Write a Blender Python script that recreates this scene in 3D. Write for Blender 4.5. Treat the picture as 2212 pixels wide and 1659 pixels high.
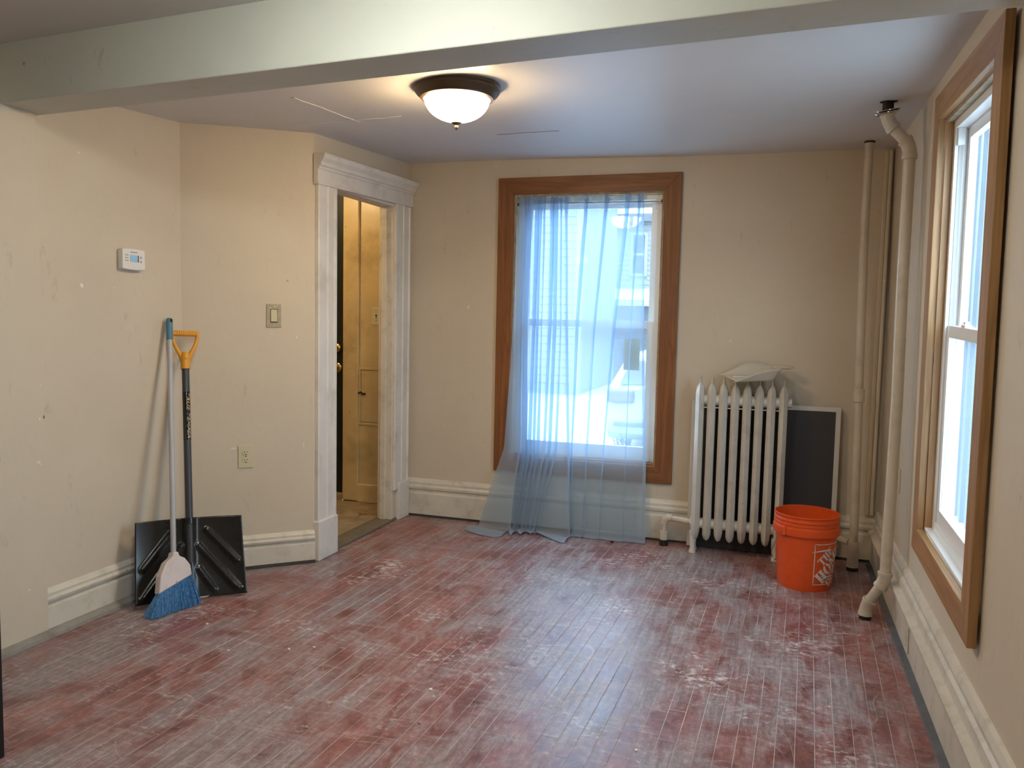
import bpy, bmesh, math, random
from mathutils import Vector, Matrix, Euler

for o in list(bpy.data.objects):
    bpy.data.objects.remove(o, do_unlink=True)
scn = bpy.context.scene
COL = scn.collection
random.seed(7)
PI = math.pi

# ------------------------------------------------------------------ camera
YAW, PITCH, ROLL = 0.3156, 0.0797, 0.0206
fw = Vector((-math.sin(YAW), math.cos(YAW), 0)); rt = Vector((math.cos(YAW), math.sin(YAW), 0)); up = Vector((0, 0, 1))
fw, up = math.cos(PITCH)*fw - math.sin(PITCH)*up, math.cos(PITCH)*up + math.sin(PITCH)*fw
rt, up = math.cos(ROLL)*rt + math.sin(ROLL)*up, math.cos(ROLL)*up - math.sin(ROLL)*rt
cam_data = bpy.data.cameras.new('camera')
cam_data.sensor_width = 36.0
cam_data.lens = 1745.0/2212.0*36.0
cam_data.clip_start = 0.02
cam_data.clip_end = 300
cam = bpy.data.objects.new('camera', cam_data)
COL.objects.link(cam)
m3 = Matrix((rt, up, -fw)).transposed()
cam.matrix_world = Matrix.Translation((0, 0, 1.29)) @ m3.to_4x4()
scn.camera = cam

# ------------------------------------------------------------------ view, world
scn.view_settings.view_transform = 'Standard'
scn.view_settings.look = 'None'
scn.view_settings.exposure = 1.84
scn.view_settings.gamma = 1.0
scn.view_settings.use_curve_mapping = False

SKY_COL = (0.66, 0.85, 1.0)
SKY_STR = 4.7
world = bpy.data.worlds.new('overcast_sky')
scn.world = world
world.use_nodes = True
wn = world.node_tree.nodes; wl = world.node_tree.links
wn.clear()
wo = wn.new('ShaderNodeOutputWorld'); bg = wn.new('ShaderNodeBackground')
tc = wn.new('ShaderNodeTexCoord'); nz = wn.new('ShaderNodeTexNoise'); nz.inputs['Scale'].default_value = 2.0
rp = wn.new('ShaderNodeValToRGB')
rp.color_ramp.elements[0].position = 0.3; rp.color_ramp.elements[0].color = tuple(c*0.92 for c in SKY_COL)+(1,)
rp.color_ramp.elements[1].position = 0.7; rp.color_ramp.elements[1].color = SKY_COL+(1,)
wl.new(tc.outputs['Generated'], nz.inputs['Vector']); wl.new(nz.outputs['Fac'], rp.inputs['Fac'])
wl.new(rp.outputs['Color'], bg.inputs['Color']); bg.inputs['Strength'].default_value = SKY_STR
wl.new(bg.outputs['Background'], wo.inputs['Surface'])

WARM = (1.0, 0.72, 0.40)
COOL = (0.96, 1.0, 0.95)
NEAR = (1.0, 0.86, 0.66)
LAMP_W, LAMP_C, LAMP_N, HALL_W = 24.0, 29.0, 6.0, 18.0   # lamp strengths

def portal(name, loc, rot, sx, sy):
    d = bpy.data.lights.new(name, 'AREA'); d.shape = 'RECTANGLE'; d.size = sx; d.size_y = sy
    d.cycles.is_portal = True
    o = bpy.data.objects.new(name, d); COL.objects.link(o); o.location = loc; o.rotation_euler = rot
    return o
portal('sky_portal_back', (-1.11, 4.95, 1.24), (-PI/2, 0, 0), 0.95, 1.65)
portal('sky_portal_right', (0.76, 2.94, 1.27), (0, PI/2, 0), 1.6, 0.98)

# ------------------------------------------------------------------ materials
def new_mat(name):
    m = bpy.data.materials.new(name); m.use_nodes = True
    nt = m.node_tree; nt.nodes.clear()
    out = nt.nodes.new('ShaderNodeOutputMaterial')
    return m, nt.nodes, nt.links, out

def ramp(N, stops):
    r = N.new('ShaderNodeValToRGB'); e = r.color_ramp.elements
    while len(e) < len(stops): e.new(0.5)
    for el, (p, c) in zip(e, stops):
        el.position = p; el.color = (c[0], c[1], c[2], 1) if len(c) == 3 else c
    return r

def mixc(N, L, fac, a, b, mode='MIX'):
    m = N.new('ShaderNodeMix'); m.data_type = 'RGBA'; m.blend_type = mode
    if isinstance(fac, (int, float)): m.inputs[0].default_value = fac
    else: L.new(fac, m.inputs[0])
    for i, v in ((6, a), (7, b)):
        if isinstance(v, (tuple, list)): m.inputs[i].default_value = (v[0], v[1], v[2], 1)
        else: L.new(v, m.inputs[i])
    return m.outputs[2]

def coords(N, L, scale=(1, 1, 1), kind='Object', rot=(0, 0, 0)):
    mp = N.new('ShaderNodeMapping'); mp.inputs['Scale'].default_value = scale; mp.inputs['Rotation'].default_value = rot
    if kind == 'World':
        g = N.new('ShaderNodeNewGeometry'); L.new(g.outputs['Position'], mp.inputs['Vector'])
    else:
        t = N.new('ShaderNodeTexCoord'); L.new(t.outputs[kind], mp.inputs['Vector'])
    return mp.outputs['Vector']

def noise(N, L, vec, scale, detail=4, rough=0.55, dist=0.0):
    n = N.new('ShaderNodeTexNoise'); n.inputs['Scale'].default_value = scale; n.inputs['Detail'].default_value = detail
    n.inputs['Roughness'].default_value = rough; n.inputs['Distortion'].default_value = dist
    L.new(vec, n.inputs['Vector']); return n.outputs['Fac']

def pmat(name, col, rough=0.6, spec=0.3, metal=0.0, var=0.06, vscale=5.0, bump=0.0, bscale=200.0,
         chips=None, chip_scale=9.0, chip_thr=0.70, dirt=None, dirt_amt=0.5, dirt_scale=3.0, kind='World'):
    """plain procedural finish: base colour with mottling, optional chips and dirt, optional fine bump"""
    m, N, L, out = new_mat(name)
    b = N.new('ShaderNodeBsdfPrincipled'); L.new(b.outputs[0], out.inputs[0])
    v = coords(N, L, kind=kind)
    n = noise(N, L, v, vscale)
    lo = tuple(c*(1-var) for c in col); hi = tuple(min(1, c*(1+var)) for c in col)
    c = ramp(N, [(0.3, lo), (0.7, hi)]); L.new(n, c.inputs['Fac']); colr = c.outputs['Color']
    if dirt:
        dn = noise(N, L, v, dirt_scale, 6, 0.65)
        r = ramp(N, [(0.5, (0, 0, 0)), (0.72, (dirt_amt,)*3)]); L.new(dn, r.inputs['Fac'])
        colr = mixc(N, L, r.outputs['Color'], colr, dirt)
    if chips:
        cn = noise(N, L, v, chip_scale, 5, 0.6)
        r = ramp(N, [(chip_thr, (0, 0, 0)), (chip_thr+0.012, (1, 1, 1))]); L.new(cn, r.inputs['Fac'])
        colr = mixc(N, L, r.outputs['Color'], colr, chips)
    L.new(colr, b.inputs['Base Color'])
    b.inputs['Roughness'].default_value = rough; b.inputs['Specular IOR Level'].default_value = spec; b.inputs['Metallic'].default_value = metal
    if bump:
        bn = noise(N, L, v, bscale, 3)
        bp = N.new('ShaderNodeBump'); bp.inputs['Strength'].default_value = bump; bp.inputs['Distance'].default_value = 0.004
        L.new(bn, bp.inputs['Height']); L.new(bp.outputs[0], b.inputs['Normal'])
    return m

def wood(name, axis, dark=(0.13, 0.048, 0.017), light=(0.29, 0.115, 0.040)):
    m, N, L, out = new_mat(name)
    b = N.new('ShaderNodeBsdfPrincipled'); L.new(b.outputs[0], out.inputs[0])
    s = [9, 9, 9]; s[axis] = 0.55
    v = coords(N, L, scale=tuple(s))
    w = noise(N, L, v, 1.6, 3, 0.5, 1.2)
    s2 = [90, 90, 90]; s2[axis] = 2.5
    v2 = coords(N, L, scale=tuple(s2)); f = noise(N, L, v2, 1.0, 3)
    mt = N.new('ShaderNodeMath'); mt.operation = 'MULTIPLY_ADD'; mt.inputs[1].default_value = 4.0; mt.inputs[2].default_value = 0.0
    L.new(w, mt.inputs[0]); fr = N.new('ShaderNodeMath'); fr.operation = 'PINGPONG'; fr.inputs[1].default_value = 0.5; L.new(mt.outputs[0], fr.inputs[0])
    r = ramp(N, [(0.0, dark), (0.5, light)]); 
    ad = N.new('ShaderNodeMath'); ad.operation = 'MULTIPLY_ADD'; ad.inputs[1].default_value = 0.35; L.new(f, ad.inputs[0]); 
    sc = N.new('ShaderNodeMath'); sc.operation = 'MULTIPLY_ADD'; sc.inputs[1].default_value = 0.55; sc.inputs[2].default_value = 0.0
    L.new(fr.outputs[0], sc.inputs[0]); L.new(sc.outputs[0], ad.inputs[2]); L.new(ad.outputs[0], r.inputs['Fac'])
    # knots
    ks = [5.0, 5.0, 5.0]; ks[axis] = 3.2
    vo = N.new('ShaderNodeTexVoronoi'); vo.inputs['Scale'].default_value = 1.0; L.new(coords(N, L, scale=tuple(ks)), vo.inputs['Vector'])
    kr = ramp(N, [(0.045, (1, 1, 1)), (0.09, (0, 0, 0))]); L.new(vo.outputs['Distance'], kr.inputs['Fac'])
    col = mixc(N, L, kr.outputs['Color'], r.outputs['Color'], (0.035, 0.013, 0.006))
    L.new(col, b.inputs['Base Color']); b.inputs['Roughness'].default_value = 0.42; b.inputs['Specular IOR Level'].default_value = 0.35
    return m

def emis(name, col, strength, edge=None):
    m, N, L, out = new_mat(name)
    e = N.new('ShaderNodeEmission'); e.inputs['Color'].default_value = (*col, 1); e.inputs['Strength'].default_value = strength
    L.new(e.outputs[0], out.inputs[0]); return m

WALL = (0.62, 0.54, 0.42)
M = {}
def wall_paint(name, col):
    """old satin wall paint: mottling, roller texture, grey scuffs, pale chips"""
    m, N, L, out = new_mat(name)
    b = N.new('ShaderNodeBsdfPrincipled'); L.new(b.outputs[0], out.inputs[0])
    v = coords(N, L, kind='World')
    n = noise(N, L, v, 1.6, 5)
    c = ramp(N, [(0.3, tuple(x*0.95 for x in col)), (0.7, tuple(x*1.04 for x in col))]); L.new(n, c.inputs['Fac'])
    sc = noise(N, L, coords(N, L, scale=(1, 1, 0.45), kind='World'), 13.0, 7, 0.7)
    sr = ramp(N, [(0.62, (0, 0, 0)), (0.78, (0.5, 0.5, 0.5))]); L.new(sc, sr.inputs['Fac'])
    c1 = mixc(N, L, sr.outputs['Color'], c.outputs['Color'], (0.30, 0.25, 0.19))
    ch = noise(N, L, v, 21.0, 4, 0.6)
    cr = ramp(N, [(0.735, (0, 0, 0)), (0.745, (1, 1, 1))]); L.new(ch, cr.inputs['Fac'])
    c2 = mixc(N, L, cr.outputs['Color'], c1, (0.82, 0.80, 0.76))
    vo = N.new('ShaderNodeTexVoronoi'); vo.inputs['Scale'].default_value = 2.6; L.new(v, vo.inputs['Vector'])
    vr = ramp(N, [(0.018, (1, 1, 1)), (0.03, (0, 0, 0))]); L.new(vo.outputs['Distance'], vr.inputs['Fac'])
    c3 = mixc(N, L, vr.outputs['Color'], c2, (0.06, 0.045, 0.035))
    L.new(c3, b.inputs['Base Color']); b.inputs['Roughness'].default_value = 0.5; b.inputs['Specular IOR Level'].default_value = 0.35
    b1 = noise(N, L, v, 260.0, 2); b2 = noise(N, L, v, 5.0, 3)
    bp = N.new('ShaderNodeBump'); bp.inputs['Strength'].default_value = 0.10; bp.inputs['Distance'].default_value = 0.003; L.new(b1, bp.inputs['Height'])
    bq = N.new('ShaderNodeBump'); bq.inputs['Strength'].default_value = 0.18; bq.inputs['Distance'].default_value = 0.03; L.new(b2, bq.inputs['Height'])
    L.new(bp.outputs[0], bq.inputs['Normal']); L.new(bq.outputs[0], b.inputs['Normal'])
    return m
M['wall'] = wall_paint('beige_wall_paint', WALL)
M['beam'] = wall_paint('beam_paint', (0.60, 0.60, 0.52))
M['ceil'] = pmat('ceiling_paint', (0.66, 0.64, 0.63), rough=0.42, spec=0.4, var=0.03, vscale=1.5, bump=0.12, bscale=7.0)
M['trim'] = pmat('old_cream_trim_paint', (0.66, 0.61, 0.515), rough=0.38, spec=0.4, var=0.05, bump=0.10, bscale=40, chips=(0.16, 0.11, 0.07), chip_scale=24, chip_thr=0.715, dirt=(0.28, 0.235, 0.17), dirt_amt=0.42, dirt_scale=11)
M['doortrim'] = pmat('old_white_door_trim_paint', (0.70, 0.66, 0.59), rough=0.38, spec=0.4, var=0.05, bump=0.14, bscale=45, chips=(0.42, 0.30, 0.19), chip_scale=24, chip_thr=0.71, dirt=(0.42, 0.37, 0.30), dirt_amt=0.5, dirt_scale=6)
M['hall'] = pmat('yellowed_hall_paint', (0.60, 0.48, 0.27), rough=0.32, spec=0.45, var=0.08, bump=0.18, bscale=30, chips=(0.30, 0.22, 0.12), chip_scale=18, chip_thr=0.72, dirt=(0.28, 0.20, 0.10), dirt_amt=0.6, dirt_scale=4)
M['hallfloor'] = pmat('worn_hall_floor', (0.36, 0.29, 0.19), rough=0.6, var=0.2, vscale=9, chips=(0.20, 0.13, 0.07), chip_scale=7, chip_thr=0.62, dirt=(0.16, 0.11, 0.06), dirt_scale=5)
M['sill'] = pmat('worn_sill_board', (0.17, 0.145, 0.105), rough=0.55, var=0.15, vscale=14, dirt=(0.12, 0.10, 0.07), dirt_scale=6)
M['blackdoor'] = pmat('dark_green_black_door_paint', (0.012, 0.018, 0.018), rough=0.35, spec=0.4, var=0.1)
M['black'] = pmat('black_finish', (0.008, 0.008, 0.008), rough=0.35, spec=0.4, var=0.1)
M['brass'] = pmat('brass', (0.62, 0.45, 0.16), rough=0.22, metal=1.0, var=0.05)
for i, a in enumerate('xyz'): M['wood'+a] = wood('cedar_casing_'+a, i)
for i, a in enumerate('xyz'): M['lwood'+a] = wood('pale_cedar_casing_'+a, i, dark=(0.24, 0.12, 0.045), light=(0.42, 0.235, 0.10))
M['oldjamb'] = pmat('unpainted_grey_jamb', (0.38, 0.30, 0.20), rough=0.6, var=0.3, vscale=16, dirt=(0.14, 0.10, 0.06), dirt_scale=12, kind='Object')
M['vinyl'] = pmat('white_vinyl', (0.80, 0.80, 0.79), rough=0.3, spec=0.5, var=0.02)
M['track'] = pmat('grey_jamb_track', (0.50, 0.49, 0.46), rough=0.4, var=0.04)
M['alu'] = pmat('aluminium_screen_frame', (0.62, 0.60, 0.56), rough=0.35, spec=0.5, var=0.04)
M['screen'] = pmat('grey_insect_mesh_and_rail_shade', (0.055, 0.053, 0.055), rough=0.55, spec=0.3, var=0.05, bump=0.05, bscale=900)
M['radiator'] = pmat('aged_cream_radiator_paint', (0.64, 0.61, 0.54), rough=0.36, spec=0.5, var=0.05, bump=0.35, bscale=95, chips=(0.05, 0.035, 0.025), chip_scale=34, chip_thr=0.70, dirt=(0.40, 0.35, 0.27), dirt_amt=0.5, dirt_scale=9)
M['pipe'] = pmat('cream_pipe_paint', (0.58, 0.515, 0.41), rough=0.36, spec=0.5, var=0.05, bump=0.06, bscale=60, chips=(0.03, 0.025, 0.02), chip_scale=22, chip_thr=0.725, dirt=(0.33, 0.28, 0.21), dirt_amt=0.5, dirt_scale=10)
M['iron'] = pmat('rusty_black_iron', (0.025, 0.018, 0.014), rough=0.6, spec=0.3, var=0.3, vscale=30)
M['chrome'] = pmat('tarnished_chrome', (0.55, 0.54, 0.52), rough=0.16, metal=1.0, var=0.1)
M['orange'] = pmat('orange_plastic', (0.72, 0.085, 0.012), rough=0.38, spec=0.4, var=0.03, dirt=(0.30, 0.05, 0.02), dirt_amt=0.25, dirt_scale=14)
M['logowhite'] = pmat('white_print', (0.72, 0.66, 0.60), rough=0.5, var=0.03, chips=(0.45, 0.10, 0.04), chip_scale=70, chip_thr=0.70)
M['logored'] = pmat('dark_red_print', (0.33, 0.03, 0.012), rough=0.5, var=0.03)
M['steel'] = pmat('galvanised_wire', (0.45, 0.44, 0.43), rough=0.35, metal=1.0, var=0.05)
M['white_plastic'] = pmat('white_plastic', (0.78, 0.75, 0.71), rough=0.35, spec=0.5, var=0.02)
M['cream_plastic'] = pmat('cream_dustpan_plastic', (0.58, 0.52, 0.42), rough=0.4, spec=0.4, var=0.04)
M['ivory'] = pmat('ivory_plate', (0.60, 0.55, 0.37), rough=0.35, spec=0.4, var=0.04)
M['worn_plate'] = pmat('worn_switch_plate', (0.42, 0.36, 0.25), rough=0.45, var=0.1, vscale=40, chips=(0.72, 0.68, 0.55), chip_scale=30, chip_thr=0.62)
M['dark'] = pmat('dark_slot', (0.02, 0.017, 0.014), rough=0.7, var=0.1)
M['bronze'] = pmat('oil_rubbed_bronze', (0.085, 0.055, 0.035), rough=0.38, spec=0.5, metal=0.35, var=0.08)
M['shovel'] = pmat('black_shovel_plastic', (0.012, 0.011, 0.010), rough=0.24, spec=0.45, var=0.15, vscale=20, dirt=(0.022, 0.020, 0.016), dirt_amt=0.5, dirt_scale=16, kind='Object')
M['shaft'] = pmat('charcoal_shaft', (0.045, 0.045, 0.05), rough=0.4, spec=0.45, var=0.05)
M['yellow'] = pmat('yellow_grip_plastic', (0.72, 0.33, 0.025), rough=0.4, spec=0.4, var=0.03)
M['label_black'] = pmat('glossy_black_label', (0.008, 0.008, 0.010), rough=0.12, spec=0.6, var=0.05)
M['label_gold'] = pmat('pale_gold_print', (0.80, 0.52, 0.24), rough=0.4, var=0.03)
M['grey_tube'] = pmat('grey_broom_tube', (0.42, 0.42, 0.43), rough=0.3, spec=0.5, var=0.03)
M['blue_cap'] = pmat('teal_blue_grip', (0.075, 0.20, 0.29), rough=0.4, spec=0.4, var=0.04)
M['broom_head'] = pmat('pale_broom_head', (0.68, 0.60, 0.58), rough=0.45, var=0.04, dirt=(0.50, 0.40, 0.32), dirt_amt=0.4, dirt_scale=20)
def bristle_mat():
    m, N, L, out = new_mat('blue_bristle'); b = N.new('ShaderNodeBsdfPrincipled'); L.new(b.outputs[0], out.inputs[0])
    n = noise(N, L, coords(N, L, scale=(260, 260, 9), kind='World'), 1.0, 2)
    r = ramp(N, [(0.30, (0.02, 0.085, 0.22)), (0.52, (0.06, 0.22, 0.48)), (0.72, (0.16, 0.40, 0.68))]); L.new(n, r.inputs['Fac'])
    L.new(r.outputs['Color'], b.inputs['Base Color']); b.inputs['Roughness'].default_value = 0.4; return m
M['bristle'] = bristle_mat()
M['snow'] = pmat('snow', (0.36, 0.375, 0.39), rough=0.7, var=0.04, vscale=0.6, bump=0.3, bscale=2.5)
M['siding'] = pmat('white_house_siding', (0.165, 0.172, 0.175), rough=0.6, var=0.03, vscale=1.0)
M['siding_r'] = pmat('grey_white_neighbour_boards', (0.085, 0.095, 0.105), rough=0.6, var=0.14, vscale=1.5)
M['housetrim'] = pmat('white_house_trim', (0.21, 0.215, 0.22), rough=0.5, var=0.02)
M['houseglass'] = pmat('dark_house_window', (0.03, 0.04, 0.055), rough=0.1, spec=0.5, var=0.1)
M['roof'] = pmat('grey_shingle', (0.24, 0.25, 0.27), rough=0.8, var=0.15, vscale=8)
M['greywall'] = pmat('grey_porch_boards', (0.075, 0.08, 0.088), rough=0.7, var=0.08)
M['carwhite'] = pmat('white_car_paint', (0.20, 0.205, 0.21), rough=0.25, spec=0.5, var=0.02)
M['carglass'] = pmat('tinted_car_glass', (0.035, 0.042, 0.052), rough=0.08, spec=0.6, var=0.05)
M['tyre'] = pmat('snowy_tyre', (0.10, 0.10, 0.11), rough=0.8, var=0.2, chips=(0.75, 0.77, 0.80), chip_scale=22, chip_thr=0.52)
M['taillight'] = pmat('dull_red_tail_light', (0.07, 0.022, 0.025), rough=0.2, spec=0.5, var=0.1)
M['sticker'] = pmat('yellow_sticker_paper', (0.42, 0.37, 0.10), rough=0.6, var=0.02)
M['sticker_ink'] = pmat('grey_sticker_ink', (0.20, 0.19, 0.08), rough=0.6, var=0.02)
M['seam'] = pmat('dusty_joint', (0.44, 0.385, 0.36), rough=0.8, var=0.6, vscale=2.6)
M['dustgap'] = pmat('dark_floor_gap', (0.055, 0.048, 0.042), rough=0.8, var=0.2, vscale=30)
M['shoe'] = pmat('grey_painted_shoe', (0.30, 0.285, 0.25), rough=0.5, var=0.1, vscale=20, dirt=(0.14, 0.10, 0.08), dirt_scale=9)
M['greyshoe'] = pmat('blue_grey_floor_edge', (0.115, 0.115, 0.12), rough=0.6, var=0.15, vscale=20, chips=(0.40, 0.36, 0.32), chip_scale=14, chip_thr=0.72)
M['lcd'] = pmat('pale_blue_lcd', (0.35, 0.58, 0.80), rough=0.2, spec=0.5, var=0.02)
M['greyink'] = pmat('grey_ink', (0.25, 0.23, 0.22), rough=0.5, var=0.02)
M['plaster'] = pmat('pale_plaster', (0.72, 0.68, 0.60), rough=0.7, var=0.05)
M['lampglass'] = emis('warm_lamp_glass', WARM, LAMP_W)
M['lampglass_cool'] = emis('cool_lamp_glass', COOL, LAMP_C)
M['lampglass_near'] = emis('soft_lamp_glass', NEAR, LAMP_N)

def floor_paint():
    """dark red floor paint worn through to grey wood, scratched and scuffed"""
    m, N, L, out = new_mat('worn_red_floor_paint')
    b = N.new('ShaderNodeBsdfPrincipled'); L.new(b.outputs[0], out.inputs[0])
    oi = N.new('ShaderNodeObjectInfo')
    v = coords(N, L, kind='World'); vs = coords(N, L, scale=(1.0, 0.55, 1), kind='World')
    n1 = noise(N, L, vs, 1.7, 6, 0.6, 0.4)
    n2 = noise(N, L, vs, 9.0, 7, 0.68, 0.6)
    n3 = noise(N, L, coords(N, L, scale=(60, 3.5, 1), kind='World'), 1.0, 4, 0.6)
    n4 = noise(N, L, coords(N, L, scale=(3, 22, 1), kind='World', rot=(0, 0, 0.3)), 1.0, 6, 0.7, 0.8)
    red = ramp(N, [(0.28, (0.115, 0.043, 0.042)), (0.48, (0.250, 0.094, 0.084)), (0.70, (0.42, 0.165, 0.130))]); L.new(n2, red.inputs['Fac'])
    rnd = ramp(N, [(0.0, (0.86, 0.86, 0.88)), (1.0, (1.12, 1.08, 1.06))]); L.new(oi.outputs['Random'], rnd.inputs['Fac'])
    base = mixc(N, L, 1.0, red.outputs['Color'], rnd.outputs['Color'], 'MULTIPLY')
    # worn grey
    ad = N.new('ShaderNodeMath'); ad.operation = 'ADD'; L.new(n1, ad.inputs[0])
    m2 = N.new('ShaderNodeMath'); m2.operation = 'MULTIPLY_ADD'; m2.inputs[1].default_value = 0.85; m2.inputs[2].default_value = -0.42; L.new(n2, m2.inputs[0]); L.new(m2.outputs[0], ad.inputs[1])
    wr = ramp(N, [(0.40, (0, 0, 0)), (0.60, (0.85, 0.85, 0.85))]); L.new(ad.outputs[0], wr.inputs['Fac'])
    grey = ramp(N, [(0.3, (0.160, 0.132, 0.138)), (0.7, (0.37, 0.318, 0.325))]); L.new(n3, grey.inputs['Fac'])
    c = mixc(N, L, wr.outputs['Color'], base, grey.outputs['Color'])
    # pale scuffs
    s = ramp(N, [(0.54, (0, 0, 0)), (0.74, (0.6, 0.6, 0.6))]); L.new(n4, s.inputs['Fac'])
    c = mixc(N, L, s.outputs['Color'], c, (0.46, 0.39, 0.375))
    n5 = noise(N, L, v, 2.3, 5, 0.6); n6 = noise(N, L, coords(N, L, scale=(1, 1.6, 1), kind='World'), 26.0, 5, 0.7)
    mm = N.new('ShaderNodeMath'); mm.operation = 'MULTIPLY'; L.new(n5, mm.inputs[0]); L.new(n6, mm.inputs[1])
    s2 = ramp(N, [(0.31, (0, 0, 0)), (0.42, (0.8, 0.8, 0.8))]); L.new(mm.outputs[0], s2.inputs['Fac'])
    c = mixc(N, L, s2.outputs['Color'], c, (0.66, 0.61, 0.60))
    # long scratches
    for k, (sc, rot, th) in enumerate([(0.85, 0.4, 0.0022), (1.3, 1.3, 0.0016), (2.4, 2.2, 0.0018)]):
        dv = N.new('ShaderNodeTexVoronoi'); dv.feature = 'DISTANCE_TO_EDGE'; dv.inputs['Scale'].default_value = sc
        wv = N.new('ShaderNodeVectorMath'); wv.operation = 'ADD'
        nn = N.new('ShaderNodeTexNoise'); nn.inputs['Scale'].default_value = 1.2; nn.inputs['Detail'].default_value = 1
        vv = coords(N, L, kind='World', rot=(0, 0, rot)); L.new(vv, nn.inputs['Vector']); L.new(vv, wv.inputs[0]); L.new(nn.outputs['Color'], wv.inputs[1])
        L.new(wv.outputs[0], dv.inputs['Vector'])
        r = ramp(N, [(0.0, (0.5, 0.5, 0.5)), (th*sc, (0, 0, 0))]); L.new(dv.outputs['Distance'], r.inputs['Fac'])
        gate = ramp(N, [(0.50, (0, 0, 0)), (0.60, (1, 1, 1))]); L.new(noise(N, L, vv, 2.0+k, 2), gate.inputs['Fac'])
        mk = mixc(N, L, 1.0, r.outputs['Color'], gate.outputs['Color'], 'MULTIPLY')
        c = mixc(N, L, mk, c, (0.52, 0.46, 0.42))
    # dark spots
    vo = N.new('ShaderNodeTexVoronoi'); vo.inputs['Scale'].default_value = 3.3; L.new(v, vo.inputs['Vector'])
    r = ramp(N, [(0.014, (1, 1, 1)), (0.022, (0, 0, 0))]); L.new(vo.outputs['Distance'], r.inputs['Fac'])
    c = mixc(N, L, r.outputs['Color'], c, (0.02, 0.015, 0.015))
    n7 = noise(N, L, coords(N, L, scale=(1.0, 0.6, 1), kind='World'), 55.0, 6, 0.75)
    fr = ramp(N, [(0.32, (0.66, 0.66, 0.66)), (0.5, (1.0, 1.0, 1.0)), (0.68, (1.42, 1.40, 1.40))]); L.new(n7, fr.inputs['Fac'])
    c = mixc(N, L, 1.0, c, fr.outputs['Color'], 'MULTIPLY')
    L.new(c, b.inputs['Base Color'])
    rr = ramp(N, [(0.3, (0.27,)*3), (0.7, (0.47,)*3)]); L.new(n2, rr.inputs['Fac']); L.new(rr.outputs['Color'], b.inputs['Roughness'])
    b.inputs['Specular IOR Level'].default_value = 0.55
    bp = N.new('ShaderNodeBump'); bp.inputs['Strength'].default_value = 0.25; bp.inputs['Distance'].default_value = 0.002; L.new(n3, bp.inputs['Height'])
    L.new(bp.outputs[0], b.inputs['Normal'])
    return m
M['floor'] = floor_paint()

def glass(name, frost=0.0, tint=(0.95, 0.98, 1.0)):
    m, N, L, out = new_mat(name)
    t = N.new('ShaderNodeBsdfTransparent'); t.inputs['Color'].default_value = (*tint, 1)
    g = N.new('ShaderNodeBsdfGlossy'); g.inputs['Roughness'].default_value = 0.02
    mx = N.new('ShaderNodeMixShader'); mx.inputs[0].default_value = 0.05; L.new(t.outputs[0], mx.inputs[1]); L.new(g.outputs[0], mx.inputs[2])
    sh = mx.outputs[0]
    d = N.new('ShaderNodeBsdfDiffuse'); d.inputs['Color'].default_value = (0.45, 0.50, 0.58, 1)
    tr = N.new('ShaderNodeBsdfTranslucent'); tr.inputs['Color'].default_value = (0.20, 0.24, 0.29, 1)
    a = N.new('ShaderNodeMixShader'); a.inputs[0].default_value = 0.7; L.new(d.outputs[0], a.inputs[1]); L.new(tr.outputs[0], a.inputs[2])
    n = noise(N, L, coords(N, L, scale=(14, 14, 2.2), kind='World'), 1.0, 6, 0.65)
    r = ramp(N, [(0.35, (frost*0.55,)*3), (0.75, (min(1, frost*1.5),)*3)]); L.new(n, r.inputs['Fac'])
    m2 = N.new('ShaderNodeMixShader'); L.new(r.outputs['Color'], m2.inputs[0]); L.new(sh, m2.inputs[1]); L.new(a.outputs[0], m2.inputs[2])
    L.new(m2.outputs[0], out.inputs[0]); return m
M['glass'] = glass('window_glass', 0.10)
M['frosty'] = glass('frosty_dirty_glass', 0.36)

def sheer(name, op, col=(0.66, 0.69, 0.72)):
    m, N, L, out = new_mat(name)
    t = N.new('ShaderNodeBsdfTransparent'); t.inputs['Color'].default_value = (0.74, 0.88, 1.0, 1)
    d = N.new('ShaderNodeBsdfDiffuse'); d.inputs['Color'].default_value = (*col, 1)
    tr = N.new('ShaderNodeBsdfTranslucent'); tr.inputs['Color'].default_value = (0.40, 0.54, 0.72, 1)
    a = N.new('ShaderNodeMixShader'); a.inputs[0].default_value = 0.5; L.new(d.outputs[0], a.inputs[1]); L.new(tr.outputs[0], a.inputs[2])
    m2 = N.new('ShaderNodeMixShader'); m2.inputs[0].default_value = op; L.new(t.outputs[0], m2.inputs[1]); L.new(a.outputs[0], m2.inputs[2])
    L.new(m2.outputs[0], out.inputs[0]); return m
M['sheer'] = sheer('blue_grey_sheer', 0.46)
M['sheer_hem'] = sheer('blue_grey_sheer_hem', 0.60)

# ------------------------------------------------------------------ helpers
WL = {}
def tag(o, label=None, cat=None, group=None, kind=None):
    if label: o['label'] = label
    if cat: o['category'] = cat
    if group: o['group'] = group
    if kind: o['kind'] = kind
    return o
def empty(name, loc, label=None, cat=None, group=None, kind=None):
    o = bpy.data.objects.new(name, None); o.empty_display_size = 0.05; COL.objects.link(o); o.location = loc
    WL[o] = Vector(loc); return tag(o, label, cat, group, kind)

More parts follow.
